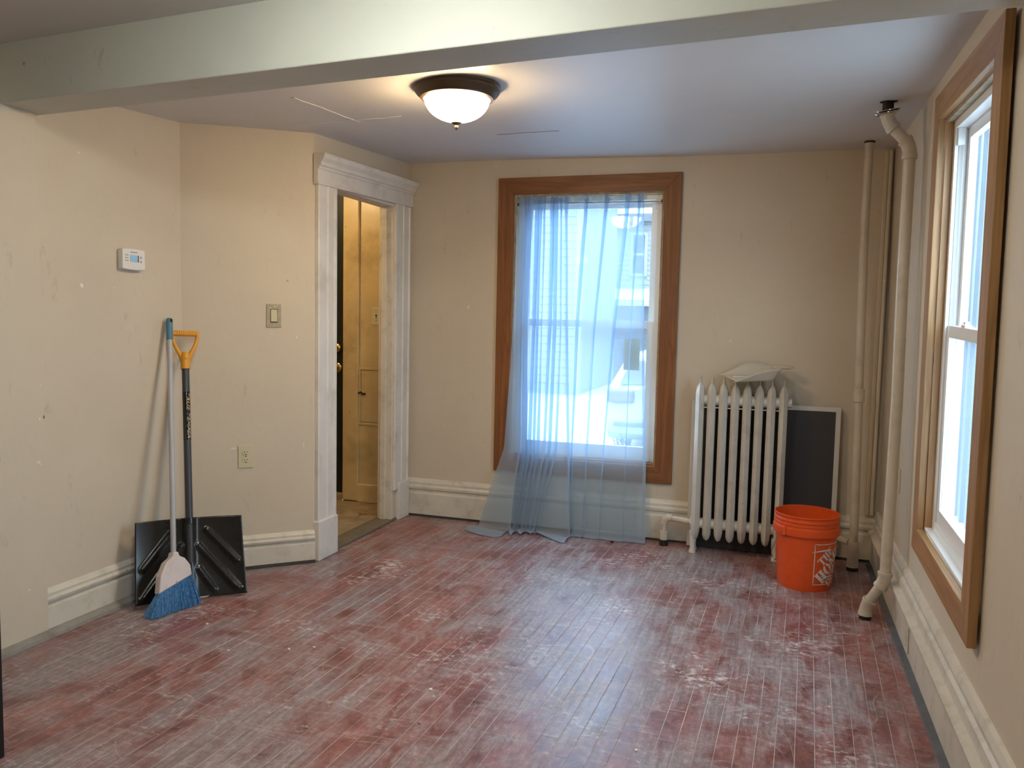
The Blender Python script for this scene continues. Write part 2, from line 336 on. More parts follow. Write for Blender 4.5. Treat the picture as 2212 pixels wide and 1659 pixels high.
class MB:
    def __init__(s): s.v = []; s.f = []
    def add(s, vs, fs):
        n = len(s.v); s.v += [Vector(p) for p in vs]; s.f += [tuple(i+n for i in f) for f in fs]; return s
    def box(s, x0, x1, y0, y1, z0, z1):
        return s.add([(x0, y0, z0), (x1, y0, z0), (x1, y1, z0), (x0, y1, z0), (x0, y0, z1), (x1, y0, z1), (x1, y1, z1), (x0, y1, z1)],
                     [(0, 3, 2, 1), (4, 5, 6, 7), (0, 1, 5, 4), (1, 2, 6, 5), (2, 3, 7, 6), (3, 0, 4, 7)])
    def prism(s, poly, fn, a, b):
        """polygon of 2d points pushed from a to b; fn(p, q, t) -> xyz"""
        n = len(poly)
        vs = [fn(p, q, a) for p, q in poly] + [fn(p, q, b) for p, q in poly]
        fs = [tuple(range(n))[::-1], tuple(range(n, 2*n))] + [(i, (i+1) % n, n+(i+1) % n, n+i) for i in range(n)]
        return s.add(vs, fs)
    def sweep(s, poly, p0, p1, out):
        """wall profile (d from wall, z) swept from p0 to p1 (xy), out = unit xy normal into the room"""
        out = Vector((out[0], out[1], 0)); p0 = Vector((p0[0], p0[1], 0)); p1 = Vector((p1[0], p1[1], 0))
        return s.prism(poly, lambda d, z, t: p0.lerp(p1, t)+out*d+Vector((0, 0, z)), 0, 1)
    def tube(s, pts, r, seg=12, caps=True):
        pts = [Vector(p) for p in pts]; n = len(pts)
        rr = r if isinstance(r, (list, tuple)) else [r]*n
        rings = []; t0 = (pts[1]-pts[0]).normalized()
        a = t0.orthogonal().normalized()
        for i, p in enumerate(pts):
            t = (pts[min(i+1, n-1)]-pts[max(i-1, 0)]).normalized()
            a = (a-t*a.dot(t)).normalized(); b = t.cross(a)
            rings.append([p+rr[i]*(a*math.cos(2*PI*k/seg)+b*math.sin(2*PI*k/seg)) for k in range(seg)])
        vs = [q for R in rings for q in R]
        fs = [(i*seg+k, i*seg+(k+1) % seg, (i+1)*seg+(k+1) % seg, (i+1)*seg+k) for i in range(n-1) for k in range(seg)]
        if caps: fs += [tuple(range(seg))[::-1], tuple(range((n-1)*seg, n*seg))]
        return s.add(vs, fs)
    def lathe(s, prof, c=(0, 0, 0), seg=32, mat=None, closed=False):
        n = len(prof); vs = []
        for r, z in prof:
            for k in range(seg):
                p = Vector((r*math.cos(2*PI*k/seg), r*math.sin(2*PI*k/seg), z))
                if mat: p = mat @ p
                vs.append(p+Vector(c))
        fs = [(i*seg+k, i*seg+(k+1) % seg, (i+1)*seg+(k+1) % seg, (i+1)*seg+k) for i in range(n-1) for k in range(seg)]
        if closed: fs += [((n-1)*seg+k, (n-1)*seg+(k+1) % seg, (k+1) % seg, k) for k in range(seg)]
        else:
            if prof[0][0] > 1e-6: fs.append(tuple(range(seg))[::-1])
            if prof[-1][0] > 1e-6: fs.append(tuple(range((n-1)*seg, n*seg)))
        return s.add(vs, fs)
    def grid(s, nu, nv, fn, thick=0.0):
        vs = [fn(i/(nu-1), j/(nv-1)) for j in range(nv) for i in range(nu)]
        fs = [(j*nu+i, j*nu+i+1, (j+1)*nu+i+1, (j+1)*nu+i) for j in range(nv-1) for i in range(nu-1)]
        return s.add(vs, fs)
    def xf(s, mat): s.v = [mat @ p for p in s.v]; return s
    def build(s, name, mat, parent=None, smooth=False, bevel=0.0, seg=2, center=True, solid=0.0):
        me = bpy.data.meshes.new(name)
        c = Vector((0, 0, 0))
        if center and s.v:
            lo = Vector((min(p.x for p in s.v), min(p.y for p in s.v), min(p.z for p in s.v)))
            hi = Vector((max(p.x for p in s.v), max(p.y for p in s.v), max(p.z for p in s.v)))
            c = (lo+hi)/2
        bm = bmesh.new(); vv = [bm.verts.new(p-c) for p in s.v]
        for f in s.f:
            try: bm.faces.new([vv[i] for i in f])
            except ValueError: pass
        bmesh.ops.remove_doubles(bm, verts=bm.verts, dist=1e-6)
        if solid: 
            bmesh.ops.recalc_face_normals(bm, faces=bm.faces)
            bmesh.ops.solidify(bm, geom=bm.faces[:], thickness=solid)
        bmesh.ops.recalc_face_normals(bm, faces=bm.faces)
        if bevel:
            es = [e for e in bm.edges if len(e.link_faces) == 2 and e.calc_face_angle(0) > 0.5]
            bmesh.ops.bevel(bm, geom=es, offset=bevel, segments=seg, affect='EDGES', profile=0.5, clamp_overlap=True)
        bm.to_mesh(me); bm.free()
        me.materials.append(M[mat] if isinstance(mat, str) else mat)
        if smooth:
            for p in me.polygons: p.use_smooth = True
            if smooth != 'all': me.set_sharp_from_angle(angle=0.7)
        o = bpy.data.objects.new(name, me); COL.objects.link(o)
        WL[o] = c
        if parent is not None:
            o.parent = parent; o.location = c-WL[parent]
        else: o.location = c
        return o
def dup(o, dloc, parent=None):
    c = o.copy(); COL.objects.link(c); WL[c] = WL[o]+Vector(dloc)
    if parent is not None: c.parent = parent; c.location = WL[c]-WL[parent]
    else: c.location = WL[c]
    for ch in o.children: dup(ch, dloc, c)
    return c
def struct(o): o['kind'] = 'structure'; return o
def text_geo(txt, size, shear=0.0):
    cu = bpy.data.curves.new('txt', 'FONT'); cu.body = txt; cu.size = size; cu.shear = shear; cu.resolution_u = 4; cu.align_x = 'CENTER'; cu.align_y = 'CENTER'
    o = bpy.data.objects.new('txt', cu); COL.objects.link(o)
    dg = bpy.context.evaluated_depsgraph_get(); me = bpy.data.meshes.new_from_object(o.evaluated_get(dg))
    vs = [v.co.copy() for v in me.vertices]; fs = [tuple(p.vertices) for p in me.polygons]
    bpy.data.objects.remove(o); bpy.data.meshes.remove(me)
    return vs, fs
# ================================================================== STRUCTURE
YB = 4.775            # back wall face
XA = -2.735           # left wall face
XC = -2.27            # door wall face
RW = Matrix.Translation((0.572, 0, 0)) @ Matrix.Rotation(-0.0108, 4, 'Y')     # right wall leans in a little

def ceil_z(x, y):
    t = max(0.0, min(1.25, (0.55-x)/2.85))
    return 2.23 + t*(0.037+(y-4.76)*0.05)+0.004*math.sin(x*3.1+y*1.3)

# floor: dusty sub-floor with painted strip boards laid on it
fl = MB().box(-4.1, 0.62, -1.8, 4.80, -0.06, -0.0009).build('floor', 'seam', center=False); struct(fl)
BW = 0.0572
ANG = 0.035
plank_mesh = {}
def plank_me(L):
    key = round(L, 2)
    if key not in plank_mesh:
        b = MB(); hw = BW/2-0.0009; e = 0.0007
        b.add([(-hw, 0, -0.002), (hw, 0, -0.002), (hw, key, -0.002), (-hw, key, -0.002),
               (-hw, 0, -e), (hw, 0, -e), (hw, key, -e), (-hw, key, -e),
               (-hw+e, e, 0), (hw-e, e, 0), (hw-e, key-e, 0), (-hw+e, key-e, 0)],
              [(4, 5, 9, 8), (5, 6, 10, 9), (6, 7, 11, 10), (7, 4, 8, 11), (8, 9, 10, 11), (0, 1, 5, 4), (1, 2, 6, 5), (2, 3, 7, 6), (3, 0, 4, 7)])
        me = bpy.data.meshes.new('plank')
        me.from_pydata([tuple(p) for p in b.v], [], b.f); me.materials.append(M['floor']); plank_mesh[key] = me
    return plank_mesh[key]
def left_limit(x):      # y where the floor ends against the left side walls, for a strip at x
    if x > XC+0.02: return YB-0.012
    if x > XA: return 3.22+(x-XA)/(XC-XA)*(3.65-3.22)-0.03
    return 2.15
ca, sa = math.cos(ANG), math.sin(ANG)
nrow = 0
x = -2.78
rows = []
while x < 0.62:
    rows.append(x); x += BW
def lay(xi, ya, yb):
    y0 = ya
    while y0 < yb-0.02:
        Ln = random.uniform(1.1, 2.6)
        if yb-(y0+Ln) < 0.45: Ln = yb-y0
        Ln = math.floor(Ln*100)/100
        o = bpy.data.objects.new('plank', plank_me(Ln)); COL.objects.link(o)
        o.parent = fl; o.location = (xi+(y0-2.6)*sa, y0, random.uniform(-0.0004, 0.0)); o.rotation_euler = (0, 0, -ANG)
        y0 += Ln+0.0012
def row_x(xi, y): return xi+(y-2.6)*sa
for xi in rows:
    ys = 0.55-random.random()*0.3
    if row_x(xi, 3.60) > XC+0.005: lay(xi, ys, YB-0.004); continue
    ye = 0.6
    while ye < left_limit(row_x(xi, ye))+0.02 and ye < 3.66: ye += 0.01
    lay(xi, ys, ye)
    if row_x(xi, YB) > XC-0.03:           # strip that comes out again beyond the wall corner, along the door sill
        y1 = max(3.68, 2.6+(XC-0.03-xi)/sa); lay(xi, y1, YB-0.004)

# ceilings
cg = MB()
NX, NY = 24, 16
pts = {}
vs = []; fs = []
for j in range(NY+1):
    for i in range(NX+1):
        X = -2.80+(0.62+2.80)*i/NX; Y0_ = 2.437+(X+2.743)*(-0.0785)-0.09; Y = Y0_+(4.85-Y0_)*j/NY
        vs.append((X, Y, ceil_z(X, Y)))
n0 = len(vs)
vs += [(p[0], p[1], 2.42) for p in vs]
for j in range(NY):
    for i in range(NX):
        a = j*(NX+1)+i; q = (a, a+1, a+NX+2, a+NX+1); fs.append(q); fs.append(tuple(k+n0 for k in q)[::-1])
for i in range(NX): fs.append((i, i+1, n0+i+1, n0+i)); k = NY*(NX+1); fs.append((k+i, k+i+1, n0+k+i+1, n0+k+i))
for j in range(NY): a = j*(NX+1); b_ = (j+1)*(NX+1); fs.append((a, b_, n0+b_, n0+a)); fs.append((a+NX, b_+NX, n0+b_+NX, n0+a+NX))
cg.add(vs, fs)
ceil = struct(cg.build('ceiling', 'ceil', smooth=True, center=False))
struct(MB().prism([(-4.1, -1.8), (0.62, -1.8), (0.62, 2.08), (-2.75, 2.345), (-4.1, 2.345)], lambda p, q, t: Vector((p, q, t)), 2.236, 2.40).build('ceiling_near_room', 'ceil', center=False))
# plaster seams on the ceiling, raised a little
def strip_on_ceiling(name, pts, w, mat):
    b = MB(); n = len(pts); vs = []
    for i, p in enumerate(pts):
        p = Vector((p[0], p[1])); q = Vector(pts[min(i+1, n-1)])-Vector(pts[max(i-1, 0)]); q.normalize(); nn = Vector((-q.y, q.x))
        ww = w*random.uniform(0.6, 1.2)
        for s_ in (-1, 1):
            r = p+nn*ww*s_; z = ceil_z(r.x, r.y); vs.append((r.x, r.y, z+0.002))
            vs.append((r.x, r.y, z-0.0020))
    fs = []
    for i in range(n-1):
        a = i*4; c = a+4
        fs += [(a+1, a+3, c+3, c+1), (a, a+1, c+1, c), (a+3, a+2, c+2, c+3), (a, a+2, c+2, c)]
    fs += [(0, 2, 3, 1), ((n-1)*4, (n-1)*4+1, (n-1)*4+3, (n-1)*4+2)]
    b.add(vs, fs); return b.build(name, mat, parent=ceil)
WL[ceil] = Vector((0, 0, 0))
def jag(a, b, n, amp):
    return [(a[0]+(b[0]-a[0])*i/n+random.uniform(-amp, amp), a[1]+(b[1]-a[1])*i/n+random.uniform(-amp, amp)) for i in range(n+1)]
strip_on_ceiling('ceiling_seam', jag((-1.93, 2.95), (-1.92, 3.47), 8, 0.006), 0.008, 'ceil')
strip_on_ceiling('ceiling_seam', jag((-2.30, 3.44), (-1.68, 3.42), 14, 0.006), 0.003, 'ceil')
strip_on_ceiling('ceiling_crack', jag((-1.41, 3.98), (-1.08, 3.97), 8, 0.004), 0.0013, 'sill')

# beam across the ceiling (runs slightly askew)
def bm_fn(p, q, t):     # p across, q height, t along x
    yf = 2.437+(t+2.743)*(-0.0785)
    return (t, yf-0.178+0.178*p, 2.03+q*0.32)
beam = MB().prism([(0, 0), (1, 0), (1, 1), (0, 1)], bm_fn, -2.80, 0.60).build('beam', 'beam', center=False, bevel=0.004); struct(beam)

# left walls
struct(MB().box(XA-0.14, XA, 2.40, 3.45, 0, 2.42).build('wall_left', 'wall', center=False))
struct(MB().box(-4.1, -2.702, 2.14, 2.405, 0, 2.42).build('wall_left_stub', 'wall', center=False, bevel=0.004))
ax, ay, bx_, by_ = XA, 3.22, XC, 3.65
struct(MB().add([(ax, ay, 0), (bx_, by_, 0), (bx_-0.085, by_+0.13, 0), (ax-0.13, ay+0.13, 0), (ax, ay, 2.42), (bx_, by_, 2.42), (bx_-0.085, by_+0.13, 2.42), (ax-0.13, ay+0.13, 2.42)],
               [(0, 3, 2, 1), (4, 5, 6, 7), (0, 1, 5, 4), (1, 2, 6, 5), (2, 3, 7, 6), (3, 0, 4, 7)]).build('wall_left_angled', 'wall', center=False))
# door wall (opening y 3.84..4.53, z up to 1.955)
DY0, DY1, DZ = 3.835, 4.535, 1.955
b = MB(); b.box(XC-0.085, XC, 3.65, DY0-0.02, 0, 2.42); b.box(XC-0.085, XC, DY1+0.02, YB+0.02, 0, 2.42); b.box(XC-0.085, XC, DY0-0.02, DY1+0.02, DZ+0.03, 2.42)
struct(b.build('wall_door', 'wall', center=False))
# back wall with window opening
WX0, WX1, WZ0, WZ1 = -1.565, -0.655, 0.440, 2.050
b = MB(); T = YB+0.16
b.box(-2.45, WX0, YB, T, 0, 2.42); b.box(WX1, 0.80, YB, T, 0, 2.42); b.box(WX0, WX1, YB, T, 0, WZ0); b.box(WX0, WX1, YB, T, WZ1, 2.42)
struct(b.build('wall_back', 'wall', center=False))
# right wall with window opening
RY0, RY1, RZ0, RZ1 = 2.525, 3.315, 0.520, 2.025
b = MB(); g = 0.02
b.box(0, 0.084, -1.9, RY0-g, -0.05, 2.45); b.box(0, 0.084, RY1+g, 4.95, -0.05, 2.45); b.box(0, 0.084, RY0-g, RY1+g, -0.05, RZ0-g); b.box(0, 0.084, RY0-g, RY1+g, RZ1+g, 2.45)
struct(b.xf(RW).build('wall_right', 'wall', center=False))
# near room shell behind the camera
struct(MB().box(-4.2, 0.8, -1.9, -1.8, 0, 2.42).build('wall_near_room_back', 'wall', center=False))
struct(MB().box(-4.2, -4.1, -1.8, 2.30, 0, 2.42).build('wall_near_room_left', 'wall', center=False))

# corner moulding strip at back right
struct(MB().box(0.500, 0.522, YB-0.022, YB, 0.26, 2.225).build('trim_1', 'wall', bevel=0.006))
struct(MB().box(0.522, 0.540, YB-0.035, YB, 0.26, 2.225).build('trim_2', 'wall', bevel=0.006))

# baseboards
def base_prof(h, t=0.024):
    return [(0, 0.012), (t, 0.012), (t, h*0.60), (t*0.55, h*0.64), (t*0.55, h*0.70), (t*1.05, h*0.73), (t*1.15, h*0.79), (t*0.7, h*0.84), (t*0.75, h*0.90), (t*0.3, h*0.97), (0, h)]
struct(MB().sweep(base_prof(0.178, 0.027), (XA, 2.405), (XA, 3.23), (1, 0)).build('baseboard_left', 'trim', center=False))
dB = Vector((bx_-ax, by_-ay)).normalized(); nB = (dB.y, -dB.x)
struct(MB().sweep(base_prof(0.168, 0.027), (ax+0.01, ay+0.01), (bx_+dB.x*0.0, by_+dB.y*0.0), nB).build('baseboard_left_angled', 'trim', center=False))
struct(MB().sweep(base_prof(0.245), (XC, YB), (0.575, YB), (0, -1)).build('baseboard_back', 'trim', center=False))
# tall right hand baseboard: plain board, thick cap, sloped moulding
pr = [(0, 0.0), (0.036, 0.0), (0.036, 0.155), (0.050, 0.160), (0.052, 0.176), (0.026, 0.186), (0.026, 0.200), (0.030, 0.206), (0.028, 0.232), (0.018, 0.240), (0.020, 0.258), (0.012, 0.276), (0, 0.282)]
b = MB(); b.prism(pr, lambda d, z, t: Vector((-d, t, z)), -1.8, YB)
struct(b.xf(RW).build('baseboard_right', 'trim', center=False))
# shoe strips and floor edges
b = MB(); b.sweep([(0.027, 0.0), (0.072, 0.0), (0.070, 0.014), (0.040, 0.022), (0.027, 0.022)], (XA, 2.12), (XA, 2.86), (1, 0))
struct(b.build('trim_3', 'shoe', center=False))
b = MB(); b.sweep([(0.0, 0.0), (0.040, 0.0), (0.036, 0.014), (0.0, 0.016)], (ax, ay), (bx_, by_), nB)
struct(b.build('trim_4', 'dustgap', center=False))
b = MB(); b.sweep([(0, 0.0), (0.034, 0.0), (0.032, 0.004), (0, 0.013)], (XC, YB), (0.56, YB), (0, -1))
struct(b.build('trim_5', 'dustgap', center=False))
b = MB(); b.prism([(-0.034, 0.0), (-0.062, 0.0), (-0.058, 0.006), (-0.034, 0.012)], lambda d, z, t: Vector((d, t, z)), 0.0, 4.70)
struct(b.xf(Matrix.Translation((0.572, 0, 0))).build('trim_6', 'greyshoe', center=False))

# ---------------------------------------------------------------- doorway
d1 = struct(empty('door_1', (XC, 4.18, 0)))
TILT = 0.030
def tz(y): return (y-3.65)*TILT
def casing_leg(y0, y1, ztop):
    b = MB(); w = y1-y0
    prof = [(0, 0), (0.0, 0.020), (0.012*1, 0.024), (0.018, 0.020), (w*0.5, 0.018), (w*0.52, 0.024), (w*0.60, 0.024), (w*0.62, 0.018), (w-0.02, 0.018), (w-0.015, 0.026), (w, 0.026), (w, 0)]
    b.prism(prof, lambda p, d, t: Vector((XC+d, y0+p, t)), 0.20, ztop); return b
casing_leg(3.655, 3.832, 1.965).build('door_casing', 'doortrim', d1, bevel=0.002)
casing_leg(4.538, 4.74, 1.985).build('door_casing', 'doortrim', d1, bevel=0.002)
MB().box(XC-0.012, XC+0.034, 3.645, 3.838, 0.0, 0.212).build('plinth_block', 'doortrim', d1, bevel=0.006)
MB().box(XC, XC+0.030, 4.60, 4.742, 0.0, 0.24).build('plinth_block', 'doortrim', d1, bevel=0.004)
# head with cornice (slightly out of level)
hp = [(0, 0), (0.030, 0), (0.030, 0.012), (0.026, 0.016), (0.026, 0.075), (0.034, 0.080), (0.036, 0.090), (0.046, 0.094), (0.050, 0.110), (0.066, 0.128), (0.072, 0.142), (0.072, 0.152), (0.0, 0.152)]
b = MB()
y0h, y1h = 3.640, YB-0.004
n = len(hp)
va = [Vector((XC+d, y0h-0.25*max(0, d-0.024), 1.955+tz(y0h)+z)) for d, z in hp]; vb = [Vector((XC+d, y1h, 1.955+tz(y1h)+z)) for d, z in hp]
b.add(va+vb, [tuple(range(n)), tuple(range(n, 2*n))]+[(i, (i+1) % n, n+(i+1) % n, n+i) for i in range(n)])
b.build('door_head', 'doortrim', d1, bevel=0.001)
# jambs
JX0 = XC-0.092
MB().box(JX0, XC+0.004, DY0-0.022, DY0, 0, DZ+0.02).build('door_jamb', 'hall', d1, bevel=0.002)
MB().box(JX0, XC+0.004, DY1, DY1+0.022, 0, DZ+0.04).build('door_jamb', 'trim', d1, bevel=0.002)
MB().box(JX0, XC+0.004, DY0-0.02, DY1+0.02, DZ+0.008, DZ+0.034).build('door_head_jamb', 'ceil', d1)
MB().box(JX0+0.02, JX0+0.055, DY1-0.012, DY1, 0, DZ+0.008).build('door_stop', 'trim', d1, bevel=0.002)
MB().box(XC-0.110, XC+0.010, DY0-0.06, YB-0.04, 0.0, 0.016).build('door_sill', 'sill', d1, bevel=0.004)

# ---------------------------------------------------------------- little hall behind the doorway
HY = 4.945
struct(MB().prism([(-3.9, 3.40), (-2.90, 3.40), (-2.362, 3.80), (-2.362, HY), (-3.9, HY)], lambda p, q, t: Vector((p, q, t)), -0.05, 0.004).build('floor_hall', 'hallfloor', center=False))
for i, (ya, yb) in enumerate([(3.82, 4.08), (4.085, 4.50), (4.505, 4.92)]):
    MB().box(-3.3, XC-0.111, ya, yb, 0.004, 0.007).build('floor_sheet', 'hallfloor', bpy.data.objects['floor_hall'])
struct(MB().box(-3.9, -2.2, 3.0, 5.1, 2.30, 2.40).build('ceiling_hall', 'hall', center=False))
struct(MB().box(-2.845, -2.40, HY, HY+0.12, 0, 2.30).build('wall_hall_back', 'hall', center=False))
struct(MB().box(-3.9, -3.75, HY, HY+0.12, 0, 2.30).build('wall_hall_back_end', 'hall', center=False))
struct(MB().box(-3.75, -2.845, HY, HY+0.12, 2.12, 2.30).build('wall_hall_over_door', 'hall', center=False))
struct(MB().box(-4.0, -3.9, 2.9, 5.1, 0, 2.30).build('wall_hall_left', 'hall', center=False))
struct(MB().box(-3.9, -2.86, 2.9, 3.0, 0, 2.30).build('wall_hall_front', 'hall', center=False))
hw = bpy.data.objects['wall_hall_back']; WL[hw] = Vector((0, 0, 0))
MB().box(-2.838, -2.722, HY-0.022, HY, 0.012, 2.30).build('door_casing', 'hall', hw, bevel=0.004)
MB().box(-2.722, -2.400, HY-0.030, HY, 0.006, 0.135).build('baseboard', 'hall', hw, bevel=0.008)
# little access panel with raised frame and hook
ap = empty('access_panel', (-2.60, HY, 0.55), 'small framed access door painted into the yellowed hall wall', 'access door')
for a in [(-2.722, -2.48, 0.545, 0.560), (-2.722, -2.48, 0.925, 0.942), (-2.722, -2.706, 0.560, 0.925)]:
    MB().box(a[0], a[1], HY-0.010, HY, a[2], a[3]).build('frame_strip', 'hall', ap, bevel=0.002)
MB().box(-2.702, -2.48, HY-0.006, HY, 0.566, 0.920).build('panel', 'hall', ap, bevel=0.002)
MB().box(-2.704, -2.696, HY-0.002, HY+0.001, 0.60, 0.90).build('panel_gap', 'dark', ap)
MB().tube([(-2.722, HY-0.012, 0.762), (-2.70, HY-0.020, 0.772), (-2.680, HY-0.012, 0.757), (-2.668, HY-0.016, 0.764)], 0.006, 8).build('hook', 'iron', ap, smooth=True)
# dark outer door
dd = struct(empty('door_2', (-3.2, HY+0.06, 0.05)))
MB().box(-3.75, -2.850, HY+0.03, HY+0.075, 0.05, 2.14).build('door_leaf', 'blackdoor', dd, bevel=0.003)
MB().box(-3.72, -2.84, HY-0.02, HY+0.09, 0.007, 0.048).build('threshold', 'hallfloor', dd, bevel=0.004)
def knob(z, r1):
    b = MB(); mt = Matrix.Rotation(PI/2, 4, 'X')
    b.lathe([(0.0, 0), (0.034, 0), (0.034, 0.006), (0.026, 0.012), (0.012, 0.016), (0.012, 0.034), (r1*0.8, 0.040), (r1, 0.052), (r1*0.9, 0.066), (r1*0.5, 0.074), (0.0, 0.076)], (-2.908, HY+0.03, z), 24, mt)
    return b.build('door_knob', 'brass', dd, smooth=True)
knob(0.930, 0.028)
b = MB(); b.lathe([(0, 0), (0.033, 0), (0.031, 0.014), (0.018, 0.020), (0.016, 0.024), (0, 0.025)], (-2.908, HY+0.03, 1.068), 24, Matrix.Rotation(PI/2, 4, 'X')); b.box(-2.912, -2.904, HY-0.016, HY+0.01, 1.055, 1.081)
b.build('deadbolt', 'brass', dd, smooth=True)
MB().box(-2.846, -2.836, HY-0.026, HY, 1.045, 1.105).build('strike_plate', 'iron', dd, bevel=0.002)

# hall bulb
hb = empty('hall_bulb', (-3.05, 4.2, 2.30), 'bare warm bulb on the hall ceiling', 'lamp')
MB().lathe([(0.05, 0), (0.045, -0.03), (0.02, -0.05), (0.0, -0.05)], (-3.05, 4.2, 2.30), 20).build('holder', 'white_plastic', hb, smooth=True)
M['bulb'] = emis('hall_bulb_glass', (1.0, 0.72, 0.36), HALL_W*6)
MB().lathe([(0.014, -0.05), (0.018, -0.065), (0.030, -0.085), (0.032, -0.10), (0.024, -0.118), (0.0, -0.125)], (-3.05, 4.2, 2.30), 20).build('bulb', 'bulb', hb, smooth=True)

# ---------------------------------------------------------------- windows
def window(name, W, H, Tm, wd, cw, ct, mid, light=False, lower='glass', upper='glass', dp_=0.0, gap=0.0):
    """u across 0..W, depth w (0 = wall face, + outside), z 0..H; Tm maps (u, w, z) to the world"""
    c = Tm @ Vector((W/2, 0, 0)); r = struct(empty(name, c))
    def put(b, nm, mat, par=r, **k): return b.xf(Tm).build(nm, mat, par, **k)
    fn = lambda p, q, t: Vector((p, t, q))
    put(MB().prism([(-cw, -cw), (W+cw, -cw), (W, 0), (0, 0)], fn, -ct, -gap), 'casing_board', wd[0], bevel=0.002)
    put(MB().prism([(-cw, H+cw), (W+cw, H+cw), (W, H), (0, H)], fn, -ct, -gap), 'casing_board', wd[0], bevel=0.002)
    put(MB().prism([(-cw, -cw), (0, 0), (0, H), (-cw, H+cw)], fn, -ct, -gap), 'casing_board', wd[1], bevel=0.002)
    put(MB().prism([(W+cw, -cw), (W, 0), (W, H), (W+cw, H+cw)], fn, -ct, -gap), 'casing_board', wd[1], bevel=0.002)
    j = 0.012
    put(MB().box(0, j, 0.0005-gap, 0.120-dp_, 0, H), 'jamb_board', wd[1] if light else 'oldjamb')
    put(MB().box(W-j, W, 0.0005-gap, 0.120-dp_, 0, H), 'jamb_board', wd[1] if light else 'oldjamb')
    put(MB().box(j, W-j, 0.0005-gap, 0.120-dp_, H-j, H), 'jamb_board', 'oldjamb')
    put(MB().box(j, W-j, 0.0005-gap, 0.120-dp_, 0, j), 'stool_board', 'vinyl' if light else wd[0], bevel=0.002)
    a = j; f = 0.030; w0, w1 = 0.052-dp_, 0.118-dp_
    fb = MB(); fb.box(a, a+f, w0, w1, a, H-a); fb.box(W-a-f, W-a, w0, w1, a, H-a); fb.box(a+f, W-a-f, w0, w1, H-a-f, H-a); fb.box(a+f, W-a-f, w0, w1, a, a+f)
    fr = put(fb, 'frame', 'vinyl', bevel=0.002)
    tb = MB(); tb.box(a+f-0.004, a+f+0.004, w0+0.012, w0+0.026, mid, H-a-f-0.06); tb.box(W-a-f-0.004, W-a-f+0.004, w0+0.012, w0+0.026, mid, H-a-f-0.06)
    put(tb, 'balance_track', 'track', fr)
    cb = MB(); cb.box(a+f, a+f+0.016, w0+0.006, w0+0.03, H-a-f-0.06, H-a-f); cb.box(W-a-f-0.016, W-a-f, w0+0.006, w0+0.03, H-a-f-0.06, H-a-f)
    put(cb, 'balance_cover', 'vinyl', fr, bevel=0.002)
    def sash(nm, z0, z1, d0, d1, st, rb, rtp, gl):
        x0, x1 = a+f+0.001, W-a-f-0.001
        b = MB(); b.box(x0, x0+st, d0, d1, z0, z1); b.box(x1-st, x1, d0, d1, z0, z1); b.box(x0+st, x1-st, d0, d1, z0, z0+rb); b.box(x0+st, x1-st, d0, d1, z1-rtp, z1)
        s_ = put(b, nm, 'vinyl', bevel=0.002)
        dm = (d0+d1)/2
        put(MB().box(x0+st-0.004, x1-st+0.004, dm-0.002, dm+0.002, z0+rb-0.004, z1-rtp+0.004), 'pane', gl, s_)
        return s_
    sash('upper_sash', mid-0.02, H-a-f, 0.092-dp_, 0.116-dp_, 0.040, 0.036, 0.040, upper)
    ls = sash('lower_sash', a+f, mid+0.02, 0.060-dp_, 0.086-dp_, 0.042, 0.055, 0.042, lower)
    b = MB(); b.box(W*0.62-0.03, W*0.62+0.03, 0.060-dp_, 0.082-dp_, mid+0.02, mid+0.030); b.box(W*0.62-0.012, W*0.62+0.018, 0.064-dp_, 0.078-dp_, mid+0.03, mid+0.040)
    put(b, 'sash_lock', 'vinyl', ls, bevel=0.002)
    return r
Tb = Matrix.Translation((WX0, YB, WZ0))
w1 = window('window_1', WX1-WX0, WZ1-WZ0, Tb, ('woodx', 'woodz'), 0.100, 0.022, 0.835)
swap = Matrix(((0, 1, 0, 0), (1, 0, 0, 0), (0, 0, 1, 0), (0, 0, 0, 1)))
cy, cz = (RY0+RY1)/2, (RZ0+RZ1)/2
Wr, Hr = RY1-RY0, RZ1-RZ0
Tr = RW @ Matrix.Translation((0, cy, cz)) @ Matrix.Rotation(0.030, 4, 'X') @ swap @ Matrix.Translation((-Wr/2, 0, -Hr/2))
w2 = window('window_2', Wr, Hr, Tr, ('lwoody', 'lwoodz'), 0.095, 0.034, 0.75, light=True, lower='frosty', upper='glass', dp_=0.036, gap=0.009)
b = MB()
for k in range(3): b.lathe([(0.006, 0), (0.008, 0.002), (0.006, 0.004)], (Wr-0.002-0.018*k*0, 0.02+0.014*k, Hr-0.11), 8, Matrix.Rotation(PI/2, 4, 'Y'))
b.xf(Tr).build('screw', 'chrome', w2, smooth=True)

# flakes of bare plaster at the stub wall's edge and on the angled wall
def flake(wall, mt, pts):
    MB().prism(pts, lambda p, q, t: Vector((p, t, q)), 0.0002, 0.0014).xf(mt).build('bare_patch', 'plaster', wall)
ws = bpy.data.objects['wall_left_stub']; WL[ws] = Vector((0, 0, 0)); wb_ = bpy.data.objects['wall_left_angled']; WL[wb_] = Vector((0, 0, 0))
Rs = Matrix(((0, 1, 0, -2.702), (1, 0, 0, 0), (0, 0, 1, 0), (0, 0, 0, 1)))
def blob(cx, cz, w, h, n=9): return [(cx+w*random.uniform(0.6, 1.1)*math.cos(2*PI*k/n), cz+h*random.uniform(0.6, 1.1)*math.sin(2*PI*k/n)) for k in range(n)]
for (yy_, zz_, w, h) in [(2.385, 0.868, 0.006, 0.007), (2.378, 0.700, 0.014, 0.008), (2.388, 0.690, 0.006, 0.005), (2.393, 1.00, 0.003, 0.004)]: flake(ws, Rs, blob(yy_, zz_, w, h))
